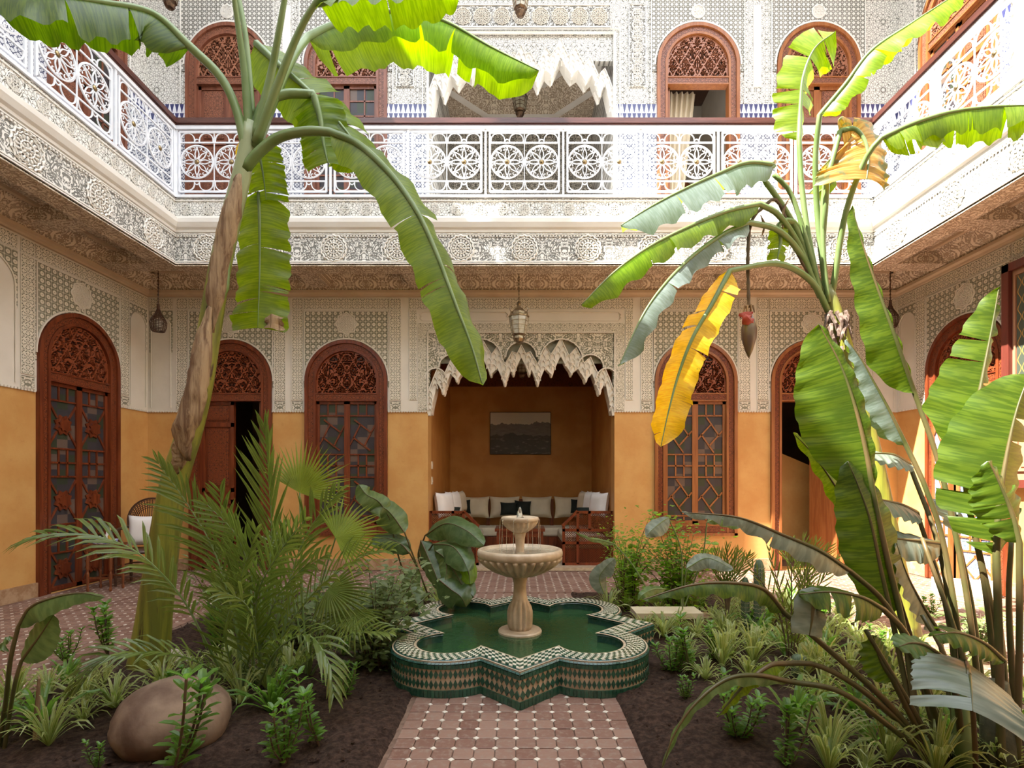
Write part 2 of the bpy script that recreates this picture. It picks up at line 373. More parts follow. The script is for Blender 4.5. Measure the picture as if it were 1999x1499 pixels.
m_stalkd = basic('dark_leaf_stalk', (.06,.065,.018), (.11,.075,.03), 4, .4)
m_twig = basic('brown_twig', (.07,.045,.025), (.11,.075,.04), 9, .8)
n = N('banana_trunk'); x, y, z = n.xyz(n.coord('Object')); v = n.comb(n.M('MULTIPLY', x, 14), n.M('MULTIPLY', y, 14), n.M('MULTIPLY', z, .9))
a_ = n.mix(n.ramp(n.noise(v, 1.0, 4, .6), .4, .6), (.22,.225,.028), (.12,.13,.02))
a_ = n.mix(n.ramp(n.noise(v, 1.8, 5, .7), .60, .68), a_, (.045,.022,.012))
a_ = n.mix(n.ramp(z, 2.7, 3.6), a_, (.26,.30,.15)); n.bump(n.noise(v, 2.0, 4), .4, .01); m_trunk = n.fin(a_, .4)
n = N('dry_banana_sheath'); x, y, z = n.xyz(n.coord('Object')); v = n.comb(n.M('MULTIPLY', x, 20), n.M('MULTIPLY', y, 20), n.M('MULTIPLY', z, 1.6))
n.bump(n.noise(v, 1.0, 5), .8, .02); m_sheath = n.fin(n.mix(n.ramp(n.noise(v, 1.0, 5, .65, 1.0), .38, .66), (.34,.24,.14), (.14,.08,.045)), .8, 0, .2)
m_cactus = basic('cactus_skin', (.07,.11,.06), (.10,.14,.08), 20, .6)
m_budr = basic('crimson_bract', (.30,.035,.02), (.22,.03,.02), 10, .5)
m_budp = basic('olive_purple_bud', (.13,.10,.05), (.10,.06,.05), 10, .35)
# ================================================================ ARCHITECTURE
D, XL, XR = 8.15, -5.75, 5.83                          # back wall depth, side walls
GY, GL, GR = 7.1, -4.64, 4.76                          # gallery edges
def arch(uc, r, z0, zs, n=20):
    return [(uc-r, z0)]+[(uc-r*cos(pi*k/n), zs+r*sin(pi*k/n)) for k in range(n+1)]+[(uc+r, z0)]
def rect(x0, x1, z0, z1): return [(x0,z0),(x1,z0),(x1,z1),(x0,z1)]
ZD, ZC, ZF = 2.44, 4.20, 5.17                          # dado top, cornice, upper floor
DOORS_B = [(-4.455, 0.0, 'A'), (-2.675, .53, 'B'), (2.71, .53, 'C'), (4.5, 0.0, 'D')]
RA, HT = .635, 3.54
ZS = HT-RA
UP = [(-4.51, 'E'), (-2.68, 'F'), (2.745, 'G'), (4.60, 'H')]
UH, UR = 8.42, .635; UZS = UH-UR

def wall(name, loc, rz, x0, x1, z0, z1, holes, mat, t=.3):
    b = B(); b.plate(rect(x0, x1, z0, z1), holes, t, 0.0)
    o = b.build(name, mat); o.location = loc; o.rotation_euler = (0,0,rz); o['kind'] = 'structure'; return o
FR = {'back': ((0,D,0), 0), 'left': ((XL,0,0), pi/2), 'right': ((XR,0,0), -pi/2)}
NI = rect(-1.42, 1.46, .004, 3.66)
holes_g = [arch(xc, RA-.03, z0+.004, ZS) for xc, z0, _ in DOORS_B]
wb = wall('wall_back', *FR['back'], XL-.3, XR+.3, -.2, 4.9, holes_g+[NI], m_ochre)
wl = wall('wall_left', *FR['left'], -3.0, D+.3, -.2, 4.9, [arch(6.9, RA-.03, .004, ZS)], m_ochre)
wr = wall('wall_right', *FR['right'], -D-.3, 3.0, -.2, 4.9, [arch(-6.9, RA-.03, .004, ZS)], m_ochre)
UNI = rect(-1.42, 1.46, ZF+.004, 8.27)
holes_u = [arch(xc, UR-.03, ZF+.004, UZS) for xc, _ in UP]+[UNI]
wub = wall('wall_back_upper', *FR['back'], XL-.3, XR+.3, 4.9, 9.9, holes_u, m_geou)
wul = wall('wall_left_upper', *FR['left'], -3.0, D+.3, 4.9, 9.9, [arch(7.03, UR-.03, ZF+.004, UZS)], m_geou)
wur = wall('wall_right_upper', *FR['right'], -D-.3, 3.0, 4.9, 9.9, [arch(-7.03, UR-.03, ZF+.004, UZS)], m_geou)

def notched(x0, x1, z0, z1, cuts):                     # rectangle whose lower edge is cut by openings
    out = [(x0, z0)]
    for c in sorted(cuts, key=lambda c: c[0][0]): out += [(p[0], z0 if p[1] <= z0+.006 else p[1]) for p in c]
    out += [(x1, z0), (x1, z1), (x0, z1)]
    return out
def part(o, mat, name, outer, holes=(), w=.02, w0=0.0, **t):
    b = B(); b.plate(outer, holes, -w0, -w); return b.build(name, mat, o, **t)
def strip(o, mat, name, x0, x1, z0, z1, w=.02):         # carved strip with its own origin so the motif is centred
    b = B(); cx, cz = (x0+x1)/2, (z0+z1)/2; b.plate(rect(x0-cx, x1-cx, z0-cz, z1-cz), (), 0, -w); q = b.build(name, mat, o); q.location = (cx, 0, cz)
    b = B(); sx, sz = (x1-x0)/2, (z1-z0)/2
    b.tube([(-sx,-w,-sz),(sx,-w,-sz),(sx,-w,sz),(-sx,-w,sz)], .006, 4, closed=True); r = b.build('strip_edge', m_plain, q); return q
def line(b, pts, r=.008, closed=False): b.tube([(p[0], -.024, p[1]) for p in pts], r, 4, closed=closed)
# rosette used on walls and fascias
def rosette_mesh(r, mat, petals=16):
    b = B()
    for rr, th in ((1.0, .07), (.80, .045), (.42, .05)):
        b.tube([(rr*r*(1+.05*cos(petals*a))*cos(a), -.006, rr*r*(1+.05*cos(petals*a))*sin(a)) for a in [2*pi*k/48 for k in range(48)]], th*r, 4, closed=True)
    for k in range(petals):
        a = 2*pi*k/petals
        b.tube([(cos(a)*q*r, -.004, sin(a)*q*r) for q in (.46, .56, .66, .74)], [.02*r, .075*r, .08*r, .02*r], 5)
        if k % 2 == 0: b.tube([(cos(a)*q*r, -.004, sin(a)*q*r) for q in (.14, .26, .36)], [.02*r, .075*r, .02*r], 5)
        a += pi/petals; b.tube([(cos(a)*q*r, -.004, sin(a)*q*r) for q in (.86, .93)], [.05*r, .05*r], 5)
    b.tube([(0, .004, 0), (0, -.03*r/.17, 0)], [.13*r, .05*r], 8)
    me = b.build('rosette', mat).data; bpy.data.objects.remove(bpy.data.objects[-1] if False else [o for o in bpy.data.objects if o.data == me][0]); return me
ros_f = rosette_mesh(.17, m_plainu); ros_w = rosette_mesh(.125, m_plain); ros_s = rosette_mesh(.06, m_plainu, 8)

def ground_bay(o, uc, mat_r=m_plain):
    """carved plaster around one arched door: studs over the arch, star columns, plain pilasters, medallion"""
    part(o, m_dots, 'stud_panel', notched(uc-.655, uc+.655, ZS-.1, 4.0, [arch(uc, RA+.005, ZS-.095, ZS)]), (), .016)
    for s in (-1, 1):
        x = uc+s*.755
        strip(o, m_star, 'star_column', x-.085, x+.085, 2.62, 4.0)
        strip(o, m_arabw, 'corner_square', x-.085, x+.085, 2.46, 2.60)
        strip(o, m_star, 'corner_square', x-.085, x+.085, 4.02, 4.18)
    strip(o, m_star, 'star_row', uc-.655, uc+.655, 4.02, 4.18)
    b = B(); c = (uc, 3.79)
    line(b, [(c[0]+(.155+.012*cos(8*a))*cos(a), c[1]+(.155+.012*cos(8*a))*sin(a)) for a in [2*pi*k/40 for k in range(40)]], .011, True)
    for s in (-1, 1):
        line(b, [(uc+s*.64, 3.985), (uc+s*.05, 3.985), (uc+s*.045, 3.95)]); line(b, [(uc+s*.04, 3.64), (uc+s*.04, HT+.02)])
        line(b, [(uc+s*.645, 3.985), (uc+s*.645, ZS)])
    line(b, [(uc-(RA+.02)*cos(pi*k/24), ZS+(RA+.02)*sin(pi*k/24)) for k in range(25)], .013)
    b.build('plaster_beading', mat_r, o)
    part(o, m_plain, 'medallion_ground', [(uc+.15*cos(2*pi*k/20), 3.79+.15*sin(2*pi*k/20)) for k in range(20)], (), .019)
    inst(ros_w, 'rosette', o, (uc, -.02, 3.79))
def plaster(o, x0, x1, holes, z0=ZD, z1=4.24, mat=None):
    part(o, mat or m_plain, 'upper_plaster', notched(x0, x1, z0, z1, holes), (), .012)
plaster(wb, XL, XR, [arch(xc, RA, ZD+.001, ZS) for xc, _, _ in DOORS_B]+[[(-1.42, ZD), (-1.42, 3.66), (1.46, 3.66), (1.46, ZD)]])
for xc, _, _ in DOORS_B: ground_bay(wb, xc)
plaster(wl, -3.0, D, [arch(6.9, RA, ZD+.001, ZS)]); ground_bay(wl, 6.9)
plaster(wr, -D, 3.0, [arch(-6.9, RA, ZD+.001, ZS)]); ground_bay(wr, -6.9)
def beadrow(o, x0, x1, skip, z=ZD):                    # row of small beads along the top of the dado
    b = B(); x = x0
    while x < x1:
        if not any(a < x+.015 < c for a, c in skip): b.box(x, x+.022, -.026, -.01, z-.012, z+.012)
        x += .04
    if b.v: b.build('bead_row', m_plain, o, kind='stuff')
beadrow(wb, XL, XR, [(xc-RA-.02, xc+RA) for xc, _, _ in DOORS_B]+[(-1.42, 1.46)])
beadrow(wl, 4.5, D, [(6.9-RA-.02, 6.9+RA)]); beadrow(wr, -D, -4.5, [(-6.9-RA-.02, -6.9+RA)])
# blind niches with rounded heads in the corners, lattice around them
def blind(o, u0, u1, z1=3.95):
    um, r = (u0+u1)/2, (u1-u0)/2-.03
    part(o, m_dots, 'niche_surround', notched(u0, u1, 3.35, 4.0, [arch(um, r, 3.352, z1-r-.06, 12)]), (), .018)
    strip(o, m_star, 'star_row', u0, u1, 4.02, 4.18)
    b = B(); line(b, arch(um, r, ZD+.06, z1-r-.06, 12), .008); b.build('niche_beading', m_plain, o)
blind(wb, XL+.04, XL+.40); blind(wb, XR-.42, XR-.04); blind(wl, D-.42, D-.04); blind(wr, -D+.04, -D+.42)
blind(wl, 5.35, 6.02); blind(wl, 4.5, 5.2)
# around the seating alcove
AL = B()
strip(wb, m_star, 'star_column', -1.70, -1.59, 2.62, 4.0); strip(wb, m_star, 'star_column', 1.63, 1.74, 2.62, 4.0)
strip(wb, m_star, 'star_row', -1.70, 1.74, 4.02, 4.18)
part(wb, m_geo, 'interlace_border', [(-1.57,2.46),(-1.42,2.46),(-1.42,3.66),(1.46,3.66),(1.46,2.46),(1.61,2.46),(1.61,3.80),(-1.57,3.80)], (), .022)
for x0, x1 in ((-1.5, -.22), (.10, 1.52)):
    b = B(); line(b, [(x0,3.84),(x1,3.84),(x1+.04,3.88),(x1+.02,3.905),(x1+.04,3.93),(x1,3.97),(x0,3.97),(x0-.04,3.93),(x0-.02,3.905),(x0-.04,3.88)], .009, True); b.build('plain_cartouche', m_plain, wb)
b = B()
for x in (-1.42, 1.46): line(b, [(x, 2.46), (x, 3.66)], .014)
line(b, [(-1.42, 3.66), (1.46, 3.66)], .014); b.build('alcove_beading', m_plain, wb)
def Z(x, y): return ((x-1045)*.002771+.02, 5.0-.002771*y)
HB = [(1045,620),(1068,665),(1090,712),(1103,690),(1120,730),(1137,768),(1155,730),(1178,680),(1197,700),(1215,716),(1238,670),(1265,612),(1292,665),(1325,712),(1340,700),(1362,685),(1385,720),(1405,752),(1422,730),(1440,712),(1462,770),(1482,822),(1498,790),(1515,760),(1528,830),(1545,900),(1552,945)]
HTp = [(1045,552),(1068,600),(1095,590),(1115,625),(1137,656),(1160,610),(1183,566),(1210,604),(1238,565),(1265,513),(1290,570),(1310,612),(1330,590),(1350,568),(1372,610),(1395,652),(1412,636),(1430,620),(1452,670),(1475,720),(1492,700),(1510,680),(1535,740),(1564,820)]
def full(h): return [Z(2090-x, y) for x, y in h[::-1][:-1]]+[Z(x, y) for x, y in h]
bot, top = full(HB), full(HTp)
XJ0, XJ1 = -1.42, 1.46
lob = []                                              # lobed edge of the spandrel
for cx, cy, r in ((-1.30,2.95,.16),(-1.05,3.12,.20),(-.60,3.23,.33),(.02,3.28,.24),(.64,3.23,.33),(1.09,3.12,.20),(1.34,2.95,.16)):
    lob.append([(cx-r*cos(pi*k/10), cy+r*1.0*sin(pi*k/10)) for k in range(11)])
def muqarnas(dz, parent, lobes=True):
    th = empty('muqarnas_arch', (0, D, dz)); th['kind'] = 'structure'
    def band(y0, y1, off, name, mat):
        b = B(); t = [(x, z+off) for x, z in top]; bt = [(x, z+off) for x, z in bot]
        b.plate([(XJ0, bt[0][1])]+bt+[(XJ1, bt[-1][1]), (XJ1, t[-1][1])]+t[::-1]+[(XJ0, t[0][1])], (), y0, y1, back=True)
        return b.build(name, mat, th)
    band(.10, .0, 0, 'stalactite_band', m_plain if dz == 0 else m_plainu)
    band(.30, .12, .03, 'stalactite_band', m_plain if dz == 0 else m_plainu)
    # small scooped cells on the band face, three tiers
    b = B(); x = XJ0+.03
    def at(pl, x):
        for (a, za), (c, zc) in zip(pl, pl[1:]):
            if a <= x <= c: return za+(zc-za)*(x-a)/max(1e-6, c-a)
        return pl[0][1] if x < pl[0][0] else pl[-1][1]
    while x < XJ1-.02:
        zt, zb = at(top, x)-.02, at(bot, x)+.03; k = 0; z = zt-.02*(int(x*30) % 2)
        while z > zb+.05:
            hw = .036; h_ = min(.085, z-zb)
            b.tube([(x-hw, -.004, z-h_), (x-hw*.9, -.012, z-h_*.45), (x, -.018, z), (x+hw*.9, -.012, z-h_*.45), (x+hw, -.004, z-h_)], .0085, 4)
            z -= .092
        x += .076
    b.build('scooped_cells', m_plain if dz == 0 else m_plainu, th, kind='stuff')
    # hanging pendants at the tips
    tips = [i for i in range(1, len(bot)-1) if bot[i][1] < bot[i-1][1] and bot[i][1] < bot[i+1][1]]
    for i in tips:
        x, z = bot[i]
        for dy in (.05, .21):
            b = B(); b.lathe([(.012,-.02),(.02,0),(.032,.05),(.026,.055),(.05,.10),(.042,.105),(.065,.16),(.05,.165)], 8, (x, dy-.02, z), lambda a, r, zz: r*(1+.12*cos(4*a)))
            b.build('pendant', m_plain if dz == 0 else m_plainu, th)
    b = B(); line(b, [(x, z+.0) for x, z in top], .010); b.build('zigzag_beading', m_plain if dz == 0 else m_plainu, th).location = (0, .012, 0)
    if lobes:
        o_ = [p for l in lob for p in l]
        b = B(); b.plate([(XJ0, 3.66), (XJ0, 2.55)]+[(-1.40, 2.6)]+[p for p in o_ if XJ0 < p[0] < XJ1]+[(1.44, 2.6), (XJ1, 2.55), (XJ1, 3.66)], (), .10, -.012); b.build('arabesque_spandrel', m_arabw, th)
        b = B()
        for l in lob: line(b, l, .012)
        b.build('lobed_beading', m_plain, th)
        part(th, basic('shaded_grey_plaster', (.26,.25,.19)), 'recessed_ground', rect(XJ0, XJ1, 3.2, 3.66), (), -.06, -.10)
    else:
        part(th, m_geou, 'recessed_ground', rect(XJ0, XJ1, 3.25, 3.66), (), -.02, -.12)
    return th
muqarnas(0, wb); muqarnas(4.62, wub, False)

# seating alcove room
def slab(name, mat, x0, x1, y0, y1, z0, z1, parent=None, kind='structure'):
    b = B(); b.box(x0, x1, y0, y1, z0, z1); o = b.build(name, mat, parent)
    if parent is None: o['kind'] = kind
    return o
AB = 10.75
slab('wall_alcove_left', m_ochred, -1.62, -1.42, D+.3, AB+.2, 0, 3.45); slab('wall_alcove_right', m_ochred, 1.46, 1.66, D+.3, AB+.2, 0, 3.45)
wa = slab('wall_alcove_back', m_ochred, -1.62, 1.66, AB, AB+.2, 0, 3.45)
b = B(); b.plate(rect(-1.42, 1.46, 3.28, 3.75), (), 0, -.05); fz = b.build('carved_frieze', m_cv, wa); fz.location = (0, AB, 0)
slab('ceiling_alcove', m_wood, -1.62, 1.66, D+.3, AB+.2, 3.75, 3.9)
for s, x in ((-1, -1.42), (1, 1.46)):
    f = slab('trim_alcove', m_cv, x-.02 if s < 0 else x-.03, x+.03 if s < 0 else x+.02, D+.3, AB, 3.28, 3.75)
b = B()
for y in (8.9, 9.4, 9.9, 10.4): b.box(-1.42, 1.46, y-.04, y+.04, 3.66, 3.75)
b.build('ceiling_beam', m_wood, bpy.data.objects['ceiling_alcove'])
st = slab('floor_alcove', m_cream, -1.42, 1.46, D-.05, AB, -.02, .05)

# upper loggia with tray ceiling
slab('wall_loggia_left', m_arab, -1.62, -1.42, D+.3, AB+.2, ZF, 9.7); slab('wall_loggia_right', m_arab, 1.46, 1.66, D+.3, AB+.2, ZF, 9.7)
o = slab('wall_loggia_back', m_arab, -1.62, 1.66, 0, .2, ZF, 9.7); o.location = (0, AB, 0)
lc = empty('ceiling_loggia', (0,0,0)); lc['kind'] = 'structure'
x0, x1, y0, y1, zo = -1.42, 1.46, D+.3, AB, 8.75
def ring_pts(i, z): 
    c = .55; a, b_, c0, d0 = x0+i, x1-i, y0+i, y1-i; c = max(.2, .7-i*.3)
    return [(a+c,c0,z),(b_-c,c0,z),(b_,c0+c,z),(b_,d0-c,z),(b_-c,d0,z),(a+c,d0,z),(a,d0-c,z),(a,c0+c,z)]
lv = [ring_pts(.0, zo), ring_pts(.12, zo), ring_pts(.4, zo+.32), ring_pts(.48, zo+.32), ring_pts(.75, zo+.55)]
for j in range(4):
    b = B(); b.add(lv[j]+lv[j+1], [(k, 8+k, 8+(k+1) % 8, (k+1) % 8) for k in range(8)]); b.build('ceiling_tray', m_arabf if j in (1, 3) else m_plainu, lc)
b = B(); b.add(lv[4], [tuple(range(8))[::-1]]); b.build('ceiling_centre', m_arabf, lc)
b = B(); c4 = [(x0,y0,zo),(x1,y0,zo),(x1,y1,zo),(x0,y1,zo)]; L0 = lv[0]
b.add([c4[0],L0[0],L0[7]], [(0,2,1)]); b.add([c4[1],L0[1],L0[2]], [(0,1,2)]); b.add([c4[2],L0[3],L0[4]], [(0,1,2)]); b.add([c4[3],L0[5],L0[6]], [(0,1,2)]); b.build('ceiling_corner', m_arabf, lc)
slab('roof_loggia', m_plainu, -1.62, 1.66, D+.3, AB+.2, 9.7, 9.8)

# upper wall carving
def upper_bay(o, uc):
    part(o, m_dotsu, 'stud_panel', notched(uc-.72, uc+.72, UZS-.1, 8.85, [arch(uc, UR+.005, UZS-.095, UZS)]), (), .016)
    b = B(); line(b, [(uc-(UR+.03)*cos(pi*k/24), UZS+(UR+.03)*sin(pi*k/24)) for k in range(25)], .016)
    line(b, [(uc-.72, UZS-.6), (uc-.72, 8.80), (uc+.72, 8.80), (uc+.72, UZS-.6)], .010)
    line(b, [(uc+.10*cos(2*pi*k/24), 8.60+.10*sin(2*pi*k/24)) for k in range(24)], .010, True); b.build('plaster_beading', m_plainu, o)
    part(o, m_plainu, 'medallion_ground', [(uc+.1*cos(2*pi*k/20), 8.60+.1*sin(2*pi*k/20)) for k in range(20)], (), .02)
    inst(ros_s, 'rosette', o, (uc, -.024, 8.60), sc=1.5)
m_staru = stucco('fine_star_column', 'star', .2, UW, UG)
for xc, _ in UP: upper_bay(wub, xc)
upper_bay(wul, 7.03); upper_bay(wur, -7.03)
def starcol(o, x, z0=7.45, z1=8.7):
    part(o, m_arab, 'star_column', rect(x-.13, x+.13, z0, z1), (), .02)
    z = z0+.09
    while z < z1: inst(ros_s, 'rosette', o, (x, -.022, z), sc=1.35); z += .17
    b = B(); line(b, rect(x-.13, x+.13, z0, z1), .008, True); b.build('plaster_beading', m_plainu, o)
starcol(wub, -1.77); starcol(wub, 1.81)
part(wub, m_plainu, 'plain_pilaster', rect(3.60, 3.72, 7.45, 8.7), (), .02); part(wub, m_plainu, 'plain_pilaster', rect(-3.66, -3.54, 7.45, 8.7), (), .02)
b = B(); line(b, rect(-1.35, 1.39, 8.36, 8.70), .012, True); b.build('plaster_beading', m_plainu, wub)
part(wub, m_arab, 'rosette_panel', rect(-1.35, 1.39, 8.36, 8.70), (), .016)
for k in range(9): inst(ros_w, 'rosette', wub, (-1.18+k*.30, -.02, 8.53))
b = B(); line(b, [(-1.42, ZF), (-1.42, 8.27), (1.46, 8.27), (1.46, ZF)], .03); line(b, [(-1.50, ZF), (-1.50, 8.33), (1.54, 8.33), (1.54, ZF)], .014); b.build('loggia_beading', m_plainu, wub)
for o, x0, x1, ds in ((wub, XL, XR, [(xc-UR, xc+UR) for xc, _ in UP]+[(-1.42, 1.46)]), (wul, 1.2, D, [(7.03-UR, 7.03+UR)]), (wur, -D, -1.2, [(-7.03-UR, -7.03+UR)])):
    xs = [x0]+[e for d in sorted(ds) for e in d]+[x1]
    for a, c in zip(xs[::2], xs[1::2]):
        part(o, m_zel, 'zellige_dado', rect(a, c, ZF, 6.9), (), .015); part(o, m_zelb, 'zellige_border', rect(a, c, 6.9, 7.18), (), .017)

# galleries: fascias, mouldings, soffit beams, railings
def railing_panel():
    b = B(); r_ = .0085
    X0, Z1, Z0 = .465, .395, -.405
    for a, c in (((-X0,Z1),(X0,Z1)),((-X0,Z0),(X0,Z0)),((-X0,Z0),(-X0,Z1)),((X0,Z0),(X0,Z1))): b.bar((a[0],0,a[1]), (c[0],0,c[1]), .026, .02)
    for z in (.255, -.265): b.bar((-X0,0,z), (X0,0,z), .018, .014)
    b.bar((0,0,Z0), (0,0,Z1), .010, .012)
    for cx in (-.232, .232):
        b.tube([(cx+.218*cos(2*pi*k/30), 0, .218*sin(2*pi*k/30)-.005) for k in range(30)], .0125, 4, closed=True)
        for k in range(8):
            a = k*pi/4+pi/2; ca, sa = cos(a), sin(a)
            for s in (-1, 1):
                b.tube([(cx+q*ca-s*w_*sa, 0, q*sa+s*w_*ca-.005) for q, w_ in ((.035,.006),(.07,.021),(.11,.027),(.15,.016),(.178,.003),(.205,-.012))], .0075, 4)
                q = .178; w_ = .044; pc = (cx+q*ca-s*w_*sa, q*sa+s*w_*ca-.005); a0 = a+(pi if s > 0 else 0)
                b.tube([(pc[0]+.019*cos(a0+s*t), 0, pc[1]+.019*sin(a0+s*t)) for t in (-.6, .4, 1.4, 2.4, 3.4)], .0065, 4)
        for s in (1, -1):
            zb = .255 if s > 0 else -.265
            for dx in (-.125, .125): b.tube([(cx+dx-.092*cos(pi*k/10), 0, zb+s*(.035+.092*sin(pi*k/10))) for k in range(11)], r_, 4); 
            for dx in (-.125, .125):
                for e in (-.092, .092): b.tube([(cx+dx+e, 0, zb), (cx+dx+e, 0, zb+s*.036)], r_, 4)
            b.tube([(cx-.034*cos(pi*k/8), 0, zb+s*(.005+.04*sin(pi*k/8))) for k in range(9)], r_, 4)
    o = b.build('railing_panel', m_iron); me = o.data; bpy.data.objects.remove(o)
    b = B(); b.tube([(0,.012,0),(0,0,0),(0,-.012,0),(0,-.02,0)], [.02,.03,.026,.01], 12); o = b.build('brass_boss', m_brass, smooth=True); m2 = o.data; bpy.data.objects.remove(o)
    return me, m2
panel_me, boss_me = railing_panel()
def gallery(side, loc, rz, x0, x1, bays, lab):
    g = empty('gallery_edge_'+side, loc, rz); g['kind'] = 'structure'
    def bx(name, mat, y0, y1, z0, z1, a=x0, c=x1):
        b = B(); b.box(a, c, y0, y1, z0, z1); return b.build(name, mat, g)
    bx('lower_fascia', m_arab, 0, .30, 4.28, 4.72); bx('upper_fascia', m_geou, 0, .30, 4.90, 5.17)
    b = B()
    prof = [(.02,4.70),(-.02,4.715),(-.025,4.745),(-.055,4.765),(-.085,4.82),(-.09,4.87),(-.05,4.88),(-.05,4.905),(0,4.91)]
    vs = [(x, y, z) for x in (x0, x1) for y, z in prof]; m_ = len(prof)
    b.add(vs, [(i, i+m_, i+1+m_, i+1) for i in range(m_-1)]); b.build('moulding', m_plainu, g)
    b = B()
    for z in (4.30, 4.325, 4.69, 4.925, 5.14): b.box(x0, x1, -.014, 0, z-.007, z+.007)
    x = x0
    while x < x1: b.box(x, x+.02, -.016, 0, 4.655, 4.675); x += .04
    b.build('fascia_beading', m_plainu, g)
    nr = round((x1-x0)/.89)
    for k in range(nr): inst(ros_f, 'rosette', g, (x0+(x1-x0)*(k+.5)/nr, -.004, 4.50))
    ns = round((x1-x0)/.3)
    for k in range(ns): inst(ros_s, 'rosette', g, (x0+(x1-x0)*(k+.5)/ns, -.004, 5.03), sc=1.2)
    bx('soffit_beam', m_arabf, .0, .27, 4.265, 4.29)
    bx('gallery_floor', m_plainu, .30, 1.06, 5.08, 5.16)
    # railing
    t = empty('balcony_railing', loc, rz, label=lab, cat='railing')
    b = B(); b.box(x0, x1, -.045, .06, 6.165, 6.235); b.box(x0, x1, -.03, .045, 6.15, 6.166); b.build('handrail', m_rail, t)
    b = B(); b.box(x0, x1, -.02, .035, 6.10, 6.148); b.box(x0, x1, -.03, .045, 5.18, 5.215); b.build('rail_bar', m_iron, t)
    bw = (x1-x0)/bays
    for k in range(bays+1):
        x = min(max(x0+k*bw, x0+.02), x1-.02); b = B()
        for dx in (-.012,): b.box(x-.014, x+.014, -.006, .022, 5.17, 6.148)
        b.build('post', m_iron, t)
        if k < bays:
            cx = x0+(k+.5)*bw; p_ = inst(panel_me, 'railing_panel', t, (cx, .008, 5.675), sc=(bw/1.044, 1, 1))
            for s in (-.232, .232): inst(boss_me, 'brass_boss', p_, (s, 0, -.005))
    return g
gallery('back', (0,GY,0), 0, GL, GR, 9, 'white wrought iron railing with dark handrail across the far gallery')
gallery('left', (GL,0,0), pi/2, 1.88-4.176, GY, 9, 'white wrought iron railing of the left gallery, in shade')
gallery('right', (GR,0,0), -pi/2, -GY, -1.88+4.176, 9, 'white wrought iron railing of the sunlit right gallery')
# cast post on right gallery and left gallery
b = B(); b.box(-.07, .07, -.07, .07, 5.17, 9.9); b.box(-.11, .11, -.11, .11, 5.17, 5.35); b.box(-.09, .09, -.09, .09, 5.35, 5.42)
o = b.build('gallery_column', m_plainu); tag(o, 'white square column standing on the right gallery edge', 'column', loc=(GR+.1, 5.08, 0))

# coffered gallery ceiling
ce = empty('ceiling', (0,0,0)); ce['kind'] = 'structure'
def cbox(name, mat, *a): b = B(); b.box(*a); return b.build(name, mat, ce)
cbox('coffer_panel', m_arabf, GL-1.2, GR+1.2, GY+.26, D+.02, 4.50, 4.6)
cbox('coffer_panel', m_arabf, XL-.02, GL-.26, -3.0, GY+.27, 4.50, 4.6); cbox('coffer_panel', m_arabf, GR+.26, XR+.02, -3.0, GY+.27, 4.50, 4.6)
for x in (-3.05, -1.55, 1.6, 3.15): 
    b = B(); b.box(x-.14, x+.14, GY+.26, D, 4.33, 4.5); b.build('cross_beam', m_arabf, ce)
    for s in (-1, 1):
        b = B(); b.add([(x+s*.14,GY+.27,4.34),(x+s*.14,D,4.34),(x+s*.26,D,4.5),(x+s*.26,GY+.27,4.5)], [(0,1,2,3)]); b.build('coffer_slope', m_arabt, ce)
for y in (2.6, 3.8, 5.0, 6.1):
    for a, c in ((XL, GL-.25), (GR+.25, XR)): cbox('cross_beam', m_arabf, a, c, y-.14, y+.14, 4.33, 4.5)
for a, c in ((XL, GL), (GR, XR)): cbox('cross_beam', m_arabf, a, c, GY, GY+.26, 4.30, 4.5)
for sx in (GL, GR):
    s = -1 if sx < 0 else 1; a = XL if s < 0 else XR
    b = B(); b.add([(sx, GY+.1, 4.31), (sx+.12*s*-1, GY+.22, 4.31), (a, D-.05, 4.31), (a-.12*s, D, 4.31)], [(0,1,2,3)]); 
def cornice(o, x0, x1):
    for i, (mat, name, prof) in enumerate(((m_arabt, 'cornice_slope', [(-.27,4.50),(-.06,4.30)]), (m_tanp, 'cornice_moulding', [(-.33,4.51),(-.32,4.47),(-.27,4.47),(-.27,4.50)]), (m_tanp, 'cornice_moulding', [(-.06,4.30),(-.085,4.29),(-.085,4.25),(-.05,4.23),(-.045,4.205),(0,4.20)]))):
        b = B(); m_ = len(prof); b.add([(x, y, z) for x in (x0, x1) for y, z in prof], [(k, k+1, k+1+m_, k+m_) for k in range(m_-1)]); b.build(name, mat, o)
cornice(wb, XL, XR); cornice(wl, -3.0, D); cornice(wr, -D, 3.0)
for side, o, a, c in (('left', wl, 1.2, D), ('right', wr, -D, -1.2), ('back', wb, XL, XR)):
    pcs = [(a, c)] if side != 'back' else [(XL, -5.09), (-3.82, -1.42), (1.46, 3.87), (5.13, XR)]
    if side == 'left': pcs = [(1.2, 6.27), (7.53, D)]
    if side == 'right': pcs = [(-D, -7.53), (-6.27, -1.2)]
    bb = B()
    for p, q in pcs: bb.box(p, q, -.03, 0, 0, .17)
    bb.build('baseboard_'+side, m_skirt, o)

# roof over the upper galleries
cbox2 = lambda nm, mat, *a: slab(nm, mat, *a)
cbox2('roof_back', m_plainu, XL-.3, XR+.3, GY-.1, D+.3, 9.9, 10.15); cbox2('roof_left', m_plainu, XL-.3, GL+.05, -3.0, GY-.1, 9.9, 10.15); cbox2('roof_right', m_plainu, GR-.05, XR+.3, -3.0, GY-.1, 9.9, 10.15)

